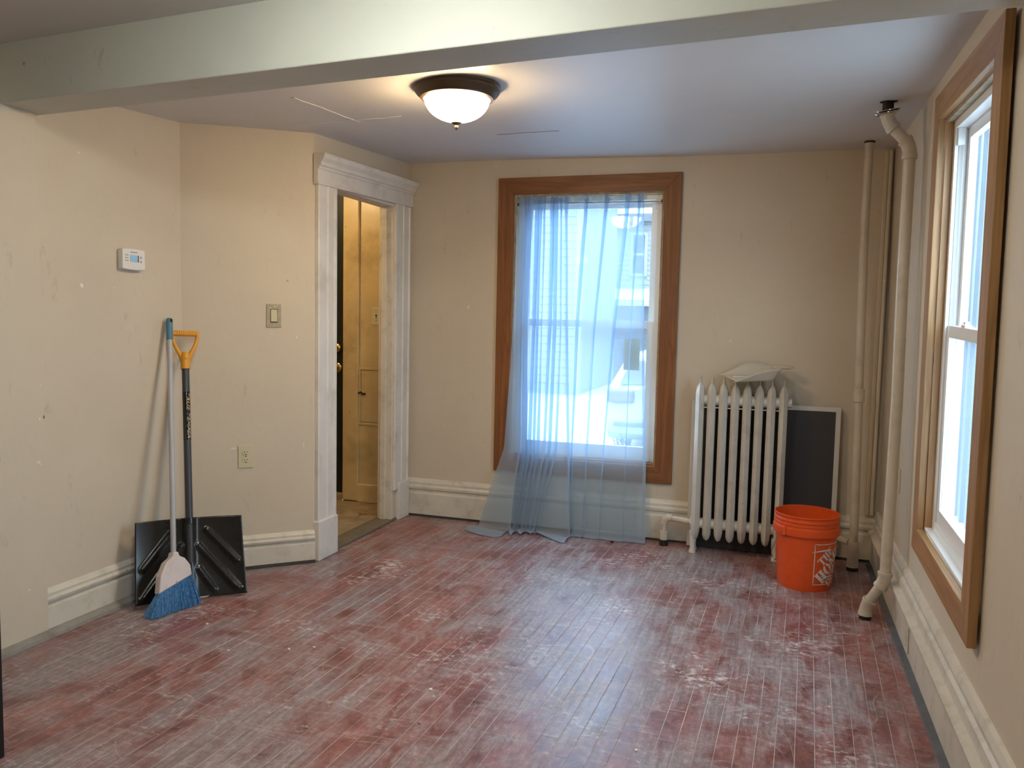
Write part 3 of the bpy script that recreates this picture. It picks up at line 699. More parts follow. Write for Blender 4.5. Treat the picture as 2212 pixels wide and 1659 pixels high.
RB = Matrix(((dB.x, nB[0], 0, ax), (dB.y, nB[1], 0, ay), (0, 0, 1, 0), (0, 0, 0, 1)))
for (xx_, zz_, w, h) in [(-2.565, 0.618, 0.016, 0.006), (-2.335, 1.175, 0.005, 0.009), (-2.425, 1.190, 0.006, 0.002), (-2.57, 0.25, 0.010, 0.003), (-2.545, 0.262, 0.008, 0.003), (-2.31, 0.62, 0.004, 0.016)]:
    flake(wb_, RB, blob((xx_-ax)/dB.x, zz_, w, h))
# ================================================================== OBJECTS
# ---------------------------------------------------------------- ceiling lamps
def ceiling_lamp(loc, glassmat, label, r=0.172):
    t = empty('ceiling_lamp', loc, label, 'ceiling lamp', 'dome ceiling lamps')
    pan = MB().lathe([(0.0, 0.012), (r*0.93, 0.012), (r, 0.0), (r, -0.010), (r*0.97, -0.014), (r*0.98, -0.022), (r*0.93, -0.034), (r*0.86, -0.042), (r*0.84, -0.050), (r*0.77, -0.054), (r*0.75, -0.052), (r*0.74, -0.030), (0, -0.02)], loc, 56).build('pan', 'bronze', t, smooth=True)
    gr = r*0.745; prof = []
    for i in range(15):
        a = i/14*PI/2
        prof.append((gr*math.cos(a) if i < 14 else 0.0, -0.050-0.088*math.sin(a)))
    MB().lathe([(gr*0.9, -0.03)]+prof, loc, 56).build('glass_dome', glassmat, t, smooth='all')
    MB().lathe([(0.0, -0.134), (0.020, -0.136), (0.021, -0.142), (0.010, -0.148), (0.006, -0.150), (0.0085, -0.156), (0.0085, -0.161), (0.004, -0.167), (0, -0.168)], loc, 24).build('finial', 'bronze', t, smooth=True)
    return t
ceiling_lamp((-1.240, 3.025, 2.200), 'lampglass', 'bronze rimmed dome lamp glowing on the ceiling beyond the beam')
ceiling_lamp((-0.95, 1.42, 2.236), 'lampglass_cool', 'dome lamp on the ceiling of the room on the near side of the beam')
ceiling_lamp((-2.68, -1.40, 2.236), 'lampglass_near', 'dome lamp deep in the near room by its end wall')

# ---------------------------------------------------------------- radiator
RX, RYF, RYR = -0.394, 4.548, 4.672
rad = empty('radiator', (-0.17, 4.61, 0), 'cream painted cast iron radiator with eight pointed sections below the dustpan', 'radiator')
def section(x, leg):
    """one casting: two slim columns with a front ridge, pointed top, rounded foot"""
    b = MB()
    def col(yc, front):
        s_ = -1 if front else 1
        ring = [(0.0, -0.040), (0.0195, -0.016), (0.0230, -0.008), (0.0230, 0.062), (0.012, 0.082), (-0.012, 0.082), (-0.0230, 0.062), (-0.0230, -0.008), (-0.0195, -0.016)]
        zs = [(0.075, 0.25, 0.012), (0.082, 0.62, 0.006), (0.105, 0.92, 0.0), (0.14, 1.0, 0.0), (0.50, 0.96, 0.0), (0.88, 0.98, 0.0), (0.908, 1.02, 0.002), (0.936, 0.80, 0.006), (0.952, 0.48, 0.012), (0.958, 0.24, 0.014), (0.984, 0.17, 0.024), (0.992, 0.08, 0.028)]
        vs = []; n = len(ring)
        for z, k, bk in zs:
            kx = k
            for px, py in ring:
                jx = 0.0008*math.sin(z*70+px*200+x*50)
                vs.append((x+px*kx+jx, yc-s_*(py*(0.45+0.55*k)+bk)*(1 if True else 1), z))
        m = len(zs)
        fs = [(i*n+k, i*n+(k+1) % n, (i+1)*n+(k+1) % n, (i+1)*n+k) for i in range(m-1) for k in range(n)]
        fs += [tuple(range(n))[::-1], tuple(range((m-1)*n, m*n))]
        b.add([(p[0], p[1], p[2]) for p in vs], fs)
    col(RYF+0.038, True)
    # web between the columns, top and bottom
    if leg:
        for yy in (RYF+0.036, RYR-0.03):
            b.tube([(x-0.010, yy, 0.12), (x-0.012, yy, 0.07), (x-0.010, yy-0.002, 0.03), (x-0.010, yy-0.004, 0.012), (x-0.010, yy-0.004, 0.0)], [0.022, 0.019, 0.014, 0.019, 0.020], 12)
    return b
def ring_fix(): pass
secs = []
for k in range(8):
    xk = RX+0.0632*k
    o = section(xk, k in (0, 7)).build('section', 'radiator', rad, smooth=True)
    secs.append(o)
for zz in (0.165, 0.868):
    for k in range(7):
        x0 = RX+0.0632*k
        MB().tube([(x0+0.018, 4.612, zz), (x0+0.046, 4.612, zz)], 0.030, 14).build('connector', 'radiator', rad, smooth=True)
MB().tube([(RX+0.02, 4.590, 0.825), (RX+0.0632*7-0.02, 4.590, 0.825)], 0.0035, 8).build('tie_rod', 'radiator', rad, smooth=True)
MB().tube([(RX+0.0632*7+0.02, 4.61, 0.868), (RX+0.0632*7+0.042, 4.61, 0.868), (RX+0.0632*7+0.042, 4.61, 0.868)], [0.026, 0.026, 0.02], 8).build('end_plug', 'radiator', rad)
MB().tube([(RX-0.030, 4.61, 0.165), (RX-0.018, 4.61, 0.165)], 0.034, 8).build('inlet_nut', 'radiator', rad)
sp = MB().tube([(-0.575, 4.665, 0.0), (-0.575, 4.665, 0.10), (-0.572, 4.665, 0.135), (-0.556, 4.662, 0.158), (-0.53, 4.655, 0.165), (-0.42, 4.612, 0.165)], 0.0165, 14).build('supply_pipe', 'pipe', rad, smooth=True)
MB().tube([(-0.575, 4.665, 0.035), (-0.575, 4.665, 0.085)], [0.026, 0.026], 8).build('pipe_nut', 'pipe', sp)
MB().tube([(-0.575, 4.665, 0.0), (-0.575, 4.665, 0.035)], [0.026, 0.024], 12).build('floor_collar', 'iron', sp, smooth=True)
MB().tube([(-0.575, 4.665, 0.118), (-0.572, 4.665, 0.148), (-0.552, 4.662, 0.166), (-0.528, 4.655, 0.166)], [0.020, 0.022, 0.022, 0.020], 12).build('pipe_elbow', 'pipe', sp, smooth=True)

# ---------------------------------------------------------------- window screen behind the radiator
sc = empty('window_screen', (-0.05, 4.705, 0), 'unused insect screen with white aluminium frame leaning behind the radiator', 'window screen')
tilt = Matrix.Translation((-0.050, 4.704, 0.002)) @ Matrix.Rotation(-0.030, 4, 'X')
sw, sh, ft = 0.80, 0.845, 0.026
for z_ in (0, sh-ft): MB().box(-sw/2, sw/2, 0, 0.010, z_, z_+ft).xf(tilt).build('frame_rail', 'alu' if z_ else 'screen', sc, bevel=0.002)  # bottom rail takes the dark mesh colour: shade under the radiator painted in
for s_ in (-1, 1):
    MB().box(s_*(sw/2-ft) if s_ > 0 else -sw/2, sw/2 if s_ > 0 else -sw/2+ft, -0.0005, 0.0105, 0, sh).xf(tilt).build('frame_stile', 'alu', sc, bevel=0.002)
MB().box(-sw/2+ft, sw/2-ft, 0.004, 0.006, ft, sh-ft).xf(tilt).build('mesh', 'screen', sc)

# ---------------------------------------------------------------- dustpan on the radiator
dp = empty('dustpan', (-0.10, 4.61, 0.992), 'cream plastic dustpan lying on top of the radiator', 'dustpan')
Md = Matrix.Translation((-0.118, 4.602, 0.993)) @ Matrix.Rotation(math.radians(22), 4, 'Z') @ Matrix.Rotation(math.radians(-2), 4, 'Y') @ Matrix.Rotation(math.radians(5), 4, 'X')
def panf(u, v):
    # u along the length (0 lip .. 1 back), v across
    s_ = 2*v-1
    w = 0.122-0.026*u
    wall = max(0.0, (abs(s_)-0.78)/0.22)
    hw = 0.066*math.sin(min(1.0, u*1.10)*PI/2)**1.25*(1+(0.30*math.sin(PI*u) if s_ > 0 else 0.0))
    x = -0.125+0.235*u-0.030*wall*(1-u)
    y = (0.90*s_/0.78*w if wall <= 0 else math.copysign(0.90*w+0.020*wall, s_))
    z = hw*wall
    back = max(0.0, (u-0.86)/0.14)
    z = max(z, 0.064*back); x += 0.012*back
    return Vector((x, y, z+0.003))
MB().grid(30, 37, lambda u, v: panf(u, v)).xf(Md).build('pan', 'cream_plastic', dp, smooth='all', solid=0.0025)
b = MB()
for (xx, w, z, h) in [(0.105, 0.020, 0.066, 0.010), (0.130, 0.016, 0.066, 0.012), (0.165, 0.024, 0.062, 0.014), (0.200, 0.022, 0.060, 0.012), (0.222, 0.006, 0.058, 0.004)]: pass
hp_ = [(0.108, 0.020, 0.062, 0.005), (0.136, 0.016, 0.064, 0.008), (0.172, 0.026, 0.061, 0.012), (0.204, 0.024, 0.058, 0.010), (0.228, 0.006, 0.057, 0.003)]
vs = []
for xx, w, z, h in hp_:
    for k in range(10):
        a = 2*PI*k/10; vs.append((xx, w*math.cos(a), z+h*math.sin(a)))
n = len(hp_)
b.add(vs, [(i*10+k, i*10+(k+1) % 10, (i+1)*10+(k+1) % 10, (i+1)*10+k) for i in range(n-1) for k in range(10)]+[tuple(range(10)), tuple(range((n-1)*10, n*10))])
b.xf(Md).build('handle', 'cream_plastic', dp, smooth='all')
MB().box(-0.105, 0.035, 0.000, 0.014, 0.006, 0.012).xf(Md @ Matrix.Rotation(-0.20, 4, 'Z')).build('lip_strip', 'white_plastic', dp, bevel=0.002)

# ---------------------------------------------------------------- orange bucket
BX, BY = 0.180, 4.222
bk = empty('bucket', (BX, BY, 0), 'orange plastic five gallon bucket with white square logo by the radiator', 'bucket')
H5 = 0.368
def br(z): return 0.129+(0.147-0.129)*z/0.30
outp = [(0.0, 0.004), (0.118, 0.004), (0.122, 0.0), (0.127, 0.0), (0.129, 0.006)]
outp += [(br(z), z) for z in (0.05, 0.10, 0.15, 0.20, 0.25, 0.268)]
outp += [(0.158, 0.271), (0.160, 0.280), (0.1585, 0.304), (0.151, 0.309), (0.1495, 0.316), (0.154, 0.319), (0.154, 0.324), (0.1495, 0.327), (0.1495, 0.335), (0.154, 0.338), (0.154, 0.343), (0.150, 0.347), (0.150, 0.357), (0.155, 0.361), (0.1555, 0.366), (0.152, 0.368), (0.146, 0.366), (0.145, 0.30), (0.140, 0.20), (0.128, 0.02), (0.0, 0.012)]
MB().lathe(outp, (BX, BY, 0), 64).build('body', 'orange', bk, smooth=True)
th_e = math.radians(226)
for th in (th_e, th_e+PI):
    b = MB(); mt = Matrix.Rotation(th, 4, 'Z')
    b.box(0.150, 0.168, -0.017, 0.017, 0.268, 0.310)
    b.xf(Matrix.Translation((BX, BY, 0)) @ mt).build('ear', 'orange', bk, bevel=0.004)
e = Vector((math.cos(th_e), math.sin(th_e), 0)); o_ = Vector((math.cos(th_e-PI/2), math.sin(th_e-PI/2), 0))
pts = []
for i in range(41):
    t = PI*i/40; rr = 0.168-0.010*math.sin(t)**0.5
    pts.append(Vector((BX, BY, 0.285-0.200*math.sin(t)))+(e*math.cos(t)+o_*math.sin(t))*rr)
MB().tube(pts, 0.0025, 8).build('bail', 'steel', bk, smooth=True)
gp = [p for p in pts[15:26]]
MB().tube(gp, 0.0075, 10).build('bail_grip', 'white_plastic', bk, smooth=True)
# printed logo: a square frame with three slanting lines of stencil capitals
TH0 = math.radians(285); LW = 0.205; Z0 = 0.036
def on_bucket(s, t, off):
    z = Z0+t; r = br(z)+off; th = TH0+s/br(z)
    return Vector((BX+r*math.cos(th), BY+r*math.sin(th), z))
def logo_polys(polys, name, mat, off):
    bm = bmesh.new()
    for P in polys:
        bm.faces.new([bm.verts.new((p[0], p[1], 0)) for p in P])
    bmesh.ops.triangulate(bm, faces=bm.faces[:])
    for _ in range(3):
        es = [e_ for e_ in bm.edges if e_.calc_length() > 0.012]
        if not es: break
        bmesh.ops.subdivide_edges(bm, edges=es, cuts=1); bmesh.ops.triangulate(bm, faces=bm.faces[:])
    b = MB(); bm.verts.index_update()
    b.add([on_bucket(v.co.x, v.co.y, off) for v in bm.verts], [tuple(v.index for v in f.verts) for f in bm.faces]); bm.free()
    return b.build(name, mat, bk, smooth='all', solid=0.0003)
def rect(x0, y0, x1, y1): return [(x0, y0), (x1, y0), (x1, y1), (x0, y1)]
def arc(cx, cy, rx, ry, a0, a1, n=10): return [(cx+rx*math.cos(math.radians(a0+(a1-a0)*i/n)), cy+ry*math.sin(math.radians(a0+(a1-a0)*i/n))) for i in range(n+1)]
G = {   # unit stencil capitals (width about 0.8, height 1): lists of polygons
 'T': [rect(0.27, 0, 0.53, 1), [(0, 1), (0, 0.66), (0.06, 0.66), (0.10, 0.86), (0.24, 0.90), (0.24, 1)], [(0.8, 1), (0.56, 1), (0.56, 0.90), (0.70, 0.86), (0.74, 0.66), (0.8, 0.66)], rect(0.18, 0, 0.62, 0.07)],
 'H': [rect(0.06, 0, 0.32, 1), rect(0.48, 0, 0.74, 1), rect(0.35, 0.45, 0.45, 0.56), rect(0, 0, 0.38, 0.08), rect(0.42, 0, 0.80, 0.08), rect(0, 0.92, 0.38, 1), rect(0.42, 0.92, 0.80, 1)],
 'E': [rect(0.06, 0, 0.32, 1), rect(0, 0, 0.34, 0.08), rect(0, 0.92, 0.34, 1), [(0.36, 0), (0.74, 0), (0.76, 0.30), (0.70, 0.30), (0.62, 0.10), (0.36, 0.09)], [(0.36, 1), (0.72, 1), (0.74, 0.72), (0.68, 0.72), (0.60, 0.90), (0.36, 0.91)], [(0.36, 0.46), (0.50, 0.46), (0.50, 0.34), (0.57, 0.34), (0.57, 0.68), (0.50, 0.68), (0.50, 0.56), (0.36, 0.56)]],
 'O': [arc(0.40, 0.5, 0.42, 0.52, 100, 260)+arc(0.40, 0.5, 0.15, 0.40, 255, 105), arc(0.40, 0.5, 0.42, 0.52, -80, 80)+arc(0.40, 0.5, 0.15, 0.40, 75, -75)],
 'M': [rect(0.04, 0, 0.18, 0.92), rect(0.66, 0, 0.92, 1), [(0.0, 1), (0.30, 1), (0.52, 0.30), (0.44, 0.0), (0.16, 0.80), (0.0, 0.92)], [(0.55, 0.26), (0.48, 0.06), (0.63, 0.62), (0.63, 1)], rect(0, 0, 0.22, 0.08), rect(0.60, 0, 0.98, 0.08)],
 'D': [rect(0.06, 0, 0.32, 1), rect(0, 0, 0.34, 0.08), rect(0, 0.92, 0.34, 1), arc(0.36, 0.5, 0.46, 0.5, -90, 90)+arc(0.36, 0.5, 0.18, 0.41, 90, -90)],
 'P': [rect(0.06, 0, 0.32, 1), rect(0, 0, 0.40, 0.08), rect(0, 0.92, 0.34, 1), arc(0.36, 0.72, 0.42, 0.28, -90, 90)+arc(0.36, 0.72, 0.16, 0.19, 90, -90)],
}
ADV = {'M': 1.02, 'O': 0.88, 'P': 0.82, ' ': 0.4}
def line_polys(txt, h, ca_, cb_):
    """letters along the rising diagonal, centred on (ca_, cb_) in the turned frame (units of the square)"""
    w = sum(ADV.get(ch, 0.84) for ch in txt)*h
    x = ca_-w/2; polys = []
    q = math.radians(46); c, s_ = math.cos(q), math.sin(q)
    for ch in txt:
        for P in G[ch]:
            Q = []
            for px, py in P:
                a = x+px*h; b_ = cb_-h/2+py*h
                Q.append(((0.5+a*c-b_*s_)*LW, (0.5+a*s_+b_*c)*LW))
            polys.append(Q)
        x += ADV.get(ch, 0.84)*h
    return polys
def clip_ok(P): return all(0.0 <= p[0] <= LW and 0.0 <= p[1] <= LW for p in P)
fwid = 0.004
logo_polys([rect(0, 0, LW, fwid), rect(0, LW-fwid, LW, LW), rect(0, fwid, fwid, LW-fwid), rect(LW-fwid, fwid, LW, LW-fwid)], 'logo_frame', 'logowhite', 0.0008)
logo_polys([P for P in line_polys('THE', 0.20, 0.02, 0.27)], 'logo_lettering', 'logowhite', 0.0008)
logo_polys([P for P in line_polys('HOME', 0.30, 0.0, -0.0) ], 'logo_lettering', 'logowhite', 0.0008)
logo_polys([P for P in line_polys('DEPOT', 0.20, -0.02, -0.27)], 'logo_lettering', 'logowhite', 0.0008)

# ---------------------------------------------------------------- heating pipes
p1 = empty('heating_pipe', (0.432, 4.56, 0), 'slim cream heating pipe rising in front of the back wall corner', 'pipe', 'heating pipes')
MB().tube([(0.432, 4.560, 0.13), (0.424, 4.560, 0.6), (0.412, 4.562, 1.2), (0.402, 4.565, 1.8), (0.404, 4.566, 2.245)], 0.0215, 18).build('riser', 'pipe', p1, smooth=True)
MB().tube([(0.4195, 4.561, 0.895), (0.419, 4.561, 0.90), (0.418, 4.561, 0.965), (0.418, 4.561, 0.97)], [0.023, 0.029, 0.029, 0.023], 18).build('coupling', 'pipe', p1, smooth=True)
MB().tube([(0.432, 4.560, 0.018), (0.432, 4.560, 0.155)], [0.029, 0.027], 14).build('floor_sleeve', 'trim', p1, smooth=True)
MB().tube([(0.432, 4.560, 0.0), (0.432, 4.560, 0.018)], [0.031, 0.028], 14).build('floor_collar', 'iron', p1, smooth=True)
MB().tube([(0.405, 4.566, 2.226), (0.405, 4.566, 2.238)], [0.0245, 0.028], 9).build('ceiling_gap', 'dark', p1)
MB().tube([(0.345, 4.655, 0.145), (0.41, 4.57, 0.145)], 0.018, 12).build('branch_stub', 'pipe', p1, smooth=True)

p2 = empty('heating_pipe', (0.430, 3.80, 0), 'thick cream heating pipe with elbows and chrome rings beside the right window', 'pipe', 'heating pipes')
px, py = 0.495, 3.775
MB().tube([(0.491, py, 0.21), (0.495, py, 0.6), (0.497, py, 1.0), (0.491, py, 1.5), (0.491, py, 2.01)], 0.0235, 20).build('riser', 'pipe', p2, smooth=True)
MB().tube([(0.430, py+0.03, 0.075), (0.486, py, 0.185)], 0.021, 16).build('lower_run', 'pipe', p2, smooth=True)
def elbow(pa, pb, pc, r, nm='elbow'):
    pa, pb, pc = Vector(pa), Vector(pb), Vector(pc); pts = []
    for i in range(9):
        t = i/8; pts.append((1-t)**2*pa+2*t*(1-t)*pb+t*t*pc)
    rad_ = [r*1.10, r*1.10]+[r*0.98]*5+[r*1.10, r*1.10]
    return MB().tube(pts, rad_, 18).build(nm, 'pipe', p2, smooth=True)
elbow((0.474, py+0.006, 0.158), (0.491, py, 0.190), (0.491, py, 0.228), 0.0285)
elbow((0.424, py+0.036, 0.018), (0.424, py+0.036, 0.058), (0.440, py+0.026, 0.090), 0.0275)
MB().tube([(0.424, py+0.036, 0.0), (0.424, py+0.036, 0.022)], [0.026, 0.025], 14).build('floor_collar', 'iron', p2, smooth=True)
elbow((0.491, py, 1.990), (0.491, py, 2.046), (0.468, py, 2.071), 0.0280)
MB().tube([(0.480, py, 2.058), (0.410, py, 2.133)], 0.0235, 18).build('upper_run', 'pipe', p2, smooth=True)
elbow((0.426, py, 2.116), (0.398, py, 2.146), (0.398, py, 2.182), 0.0280)
MB().tube([(0.398, py, 2.155), (0.398, py, 2.26)], 0.022, 16).build('bare_stub', 'iron', p2, smooth=True)
for (zz, rx_, ry_, dx) in ((2.190, 0.10, 0.16, 0.003), (2.178, 0.05, 0.10, -0.002)):
    mt = Matrix.Rotation(-0.18+rx_*0.3, 4, 'Y') @ Matrix.Rotation(ry_, 4, 'X')
    MB().lathe([(0.024, 0.0), (0.040, -0.001), (0.049, 0.003), (0.050, 0.006), (0.040, 0.007), (0.024, 0.006)], (0.398+dx, py, zz), 32, mt, closed=True).build('escutcheon', 'chrome', p2, smooth=True)
b = MB()
ir = [(0.036*random.uniform(0.75, 1.2)*math.cos(a), 0.034*random.uniform(0.75, 1.2)*math.sin(a)) for a in [2*PI*k/11 for k in range(11)]]
zc = ceil_z(0.41, py)
b.prism(ir, lambda p, q, t: Vector((0.398+p, py+q, t)), zc-0.0010, zc+0.006); b.build('ceiling_hole', 'dark', p2)

# ---------------------------------------------------------------- thermostat
ty, tzz = 2.888, 1.519
th = empty('thermostat', (XA, ty, tzz-0.045), 'white wall thermostat with pale blue screen on the left wall', 'thermostat')
MB().box(XA+0.001, XA+0.010, ty-0.064, ty+0.064, tzz-0.046, tzz+0.038).build('wall_plate', 'white_plastic', th, bevel=0.004)
def thb():
    b = MB(); n = 10; poly = []
    for i in range(n+1): u = -1+2*i/n; poly.append((u*0.066, -0.042-0.005*(1-u*u)))
    for i in range(n+1): u = 1-2*i/n; poly.append((u*0.066*0.98, 0.042+0.004*(1-u*u)))
    b.prism(poly, lambda p, q, t: Vector((XA+t, ty+p, tzz+q)), 0.010, 0.032); return b
tb = thb().build('body', 'white_plastic', th, bevel=0.004)
MB().box(XA+0.0318, XA+0.0335, ty-0.024, ty+0.020, tzz-0.012, tzz+0.018).build('screen', 'lcd', tb)
MB().box(XA+0.0318, XA+0.0338, ty+0.020, ty+0.025, tzz-0.012, tzz+0.018).build('screen_edge', 'black', tb)
MB().box(XA+0.0318, XA+0.0326, ty-0.022, ty+0.018, tzz+0.029, tzz+0.0325).build('brand_mark', 'greyink', tb)
for i in range(2):
    MB().lathe([(0, 0), (0.006, 0), (0.005, 0.002), (0, 0.0025)], (XA+0.032, ty+0.040, tzz-0.008+0.018*i), 14, Matrix.Rotation(PI/2, 4, 'Y')).build('button', 'track', tb, smooth=True)
for i in range(3):
    for j in range(2):
        MB().box(XA+0.0318, XA+0.0332, ty-0.052+0.011*j, ty-0.046+0.011*j, tzz-0.009+0.012*i, tzz-0.005+0.012*i).build('small_button', 'greyink', tb)
for i in range(4):
    MB().box(XA+0.0316, XA+0.0322, ty-0.018+0.013*i, ty-0.012+0.013*i, tzz-0.040, tzz-0.016).build('vent_rib', 'white_plastic', tb)

# ---------------------------------------------------------------- switch and outlet on the angled wall
ang = math.atan2(dB.y, dB.x)
def wallB(x, z, off=0.0):     # matrix with local x along the wall, y out of the wall, z up
    s_ = (x-ax)/dB.x
    P = Vector((ax+dB.x*s_+nB[0]*off, ay+dB.y*s_+nB[1]*off, z))
    R = Matrix(((dB.x, nB[0], 0, 0), (dB.y, nB[1], 0, 0), (0, 0, 1, 0), (0, 0, 0, 1)))
    return Matrix.Translation(P) @ R
mt = wallB(-2.419, 1.284)
sw_ = empty('light_switch', mt.translation, 'worn ivory rocker light switch beside the door casing', 'light switch')
MB().box(-0.036, 0.036, 0.0005, 0.006, -0.059, 0.059).xf(mt).build('plate', 'worn_plate', sw_, bevel=0.002)
MB().box(-0.0175, 0.0175, 0.003, 0.0085, -0.034, 0.034).xf(mt).build('rocker_frame', 'dark', sw_, bevel=0.001)
MB().box(-0.0155, 0.0155, 0.006, 0.012, -0.031, 0.031).xf(mt @ Matrix.Rotation(0.08, 4, 'X')).build('rocker', 'ivory', sw_, bevel=0.002)
for s_ in (-1, 1): MB().lathe([(0, 0.006), (0.004, 0.006), (0.003, 0.008), (0, 0.008)], (0, 0, 0), 10, Matrix.Rotation(-PI/2, 4, 'X')).xf(mt @ Matrix.Translation((0, 0, 0.048*s_))).build('screw', 'ivory', sw_, smooth=True)
mt = wallB(-2.521, 0.574)
ot = empty('wall_outlet', mt.translation, 'ivory double wall outlet on the angled wall', 'outlet')
MB().box(-0.036, 0.036, 0.0005, 0.006, -0.058, 0.058).xf(mt).build('plate', 'ivory', ot, bevel=0.002)
for s_ in (-1, 1):
    b = MB(); poly = arc(0, 0, 0.017, 0.017, -55, 55, 6)+arc(0, 0, 0.017, 0.017, 125, 235, 6)
    b.prism(poly, lambda p, q, t: Vector((p, t, q*0.85+0.0195*s_)), 0.004, 0.0085)
    rc = b.xf(mt).build('receptacle', 'ivory', ot, bevel=0.0008)
    for (xx, w, z, h) in [(-0.0065, 0.002, 0.004, 0.008), (0.0065, 0.002, 0.004, 0.0065), (0, 0.004, -0.008, 0.005)]:
        MB().box(xx-w/2*1.3, xx+w/2*1.3, 0.0080, 0.0090, 0.0195*s_+z-h/2, 0.0195*s_+z+h/2).xf(mt).build('slot', 'dark', rc)
MB().lathe([(0, 0.006), (0.003, 0.006), (0.002, 0.0075), (0, 0.0075)], (0, 0, 0), 10, Matrix.Rotation(-PI/2, 4, 'X')).xf(mt).build('screw', 'dark', ot, smooth=True)
# hall light switch
hs = empty('light_switch', (-2.592, HY, 1.29), 'ivory toggle light switch on the yellowed hall wall', 'light switch')
MB().box(-2.628, -2.556, HY-0.006, HY-0.0005, 1.235, 1.350).build('plate', 'ivory', hs, bevel=0.002)
MB().box(-2.597, -2.587, HY-0.0075, HY-0.004, 1.280, 1.304).build('toggle_slot', 'dark', hs)
MB().box(-2.595, -2.589, HY-0.018, HY-0.005, 1.284, 1.294).build('toggle', 'ivory', hs, bevel=0.001)
for z in (1.262, 1.322): MB().lathe([(0, 0.006), (0.003, 0.006), (0, 0.008)], (-2.592, HY, z), 10, Matrix.Rotation(PI/2, 4, 'X')).build('screw', 'dark', hs)
# outlet covers on the right wall and its baseboard
ro = empty('wall_outlet', RW @ Vector((0, 4.07, 0.585)), 'ivory cover plate on the right wall behind the thick pipe', 'outlet')
MB().box(-0.006, -0.0005, 4.035, 4.105, 0.528, 0.642).xf(RW).build('plate', 'ivory', ro, bevel=0.002)
MB().box(-0.009, -0.005, 4.053, 4.087, 0.59, 0.622).xf(RW).build('receptacle', 'ivory', ro, bevel=0.002)
MB().box(-0.009, -0.005, 4.053, 4.087, 0.548, 0.58).xf(RW).build('receptacle', 'ivory', ro, bevel=0.002)
r2 = empty('wall_outlet', RW @ Vector((-0.036, 3.40, 0.09)), 'painted over cover plate on the tall right baseboard', 'outlet')
MB().box(-0.043, -0.0365, 3.365, 3.437, 0.030, 0.145).xf(RW).build('plate', 'trim', r2, bevel=0.002)
MB().box(-0.046, -0.042, 3.385, 3.417, 0.055, 0.120).xf(RW).build('receptacle', 'trim', r2, bevel=0.002)

# ---------------------------------------------------------------- snow shovel leaning in the corner
S0 = Vector((-2.472, 2.945, 0.002)); S1 = Vector((-2.672, 3.165, 1.205))
u_ = Vector((0.667, 0.745, 0)).normalized(); v_ = (S1-S0).normalized(); u_ = (u_-v_*u_.dot(v_)).normalized(); n_ = u_.cross(v_).normalized()
if n_.dot(Vector((0, -1, 0))) < 0: n_ = -n_
Ms = Matrix(((u_.x, v_.x, n_.x, S0.x), (u_.y, v_.y, n_.y, S0.y), (u_.z, v_.z, n_.z, S0.z), (0, 0, 0, 1)))
sv = empty('snow_shovel', S0, 'black snow shovel with yellow D grip leaning in the left corner', 'shovel')
Lh = (S1-S0).length
BLW, BLH = 0.235, 0.355
def blade(u, v):
    s_ = 2*u-1; x = s_*BLW*(1.0-0.03*v)
    y = v*BLH+0.006*(1-s_*s_)*(1 if v > 0.9 else 0)
    # concave scoop: sides come forward, the sheet curls forward at the bottom
    d = 0.010+0.034*(abs(s_)**2.6)*(1-0.35*v)+0.030*(1-v)**2
    # centre channel for the shaft
    d += 0.020*math.exp(-(x/0.022)**2)*(0.35+0.65*v)
    # ribs fanning down and out from the centre
    for (ox, oy, ex, ey, wd) in [(0.035, 0.235, 0.195, 0.030, 0.011), (0.035, 0.130, 0.098, 0.030, 0.011), (0.075, 0.300, 0.200, 0.150, 0.010)]:
        ax_ = abs(x); dx, dy = ex-ox, ey-oy; t = max(0, min(1, ((ax_-ox)*dx+(y-oy)*dy)/(dx*dx+dy*dy)))
        q = math.hypot(ax_-ox-t*dx, y-oy-t*dy); d += 0.009*math.exp(-(q/wd)**2)
    return Vector((x, y, d))
MB().grid(81, 61, blade).xf(Ms).build('blade', 'shovel', sv, smooth='all', solid=0.003)
MB().box(-BLW, BLW, -0.0005, 0.006, 0.036, 0.044).xf(Ms).build('wear_strip', 'grey_tube', sv, bevel=0.001)
for s_ in (-1, 1):
    MB().lathe([(0, 0), (0.005, 0), (0.004, 0.003), (0, 0.004)], (s_*0.215, 0.030, 0.066), 10).xf(Ms).build('rivet', 'steel', sv, smooth=True)
MB().tube([(0, 0.16, 0.022), (0, 0.36, 0.016), (0, Lh-0.155, 0.0)], 0.0165, 18).xf(Ms).build('shaft', 'shaft', sv, smooth=True)
MB().tube([(0, 0.335, 0.016), (0, 0.362, 0.016)], [0.024, 0.021], 16).xf(Ms).build('socket', 'shovel', sv, smooth=True)
# sleeve label with lettering running down the shaft
zl0, zl1 = Lh-0.52, Lh-0.295
lb = MB().tube([(0, zl0, 0.010), (0, zl1, 0.0045)], 0.0173, 24).xf(Ms).build('label_sleeve', 'label_black', sv, smooth=True)
tv, tf = text_geo('TRUE TEMPER', 0.034, 0.25)
mn = min(p.x for p in tv); mx = max(p.x for p in tv); kk = (zl1-zl0)*0.94/(mx-mn)
b = MB(); vs = []
for p in tv:
    yy = zl1-0.006-(p.x-mn)*kk; a = p.y*0.62/0.0178-0.05
    zc_ = 0.0045+(0.0055)*(zl1-yy)/(zl1-zl0)
    vs.append((0.0178*math.sin(a+0.35), yy, zc_+0.0178*math.cos(a+0.35)))
b.add(vs, tf).xf(Ms).build('lettering', 'label_gold', lb)
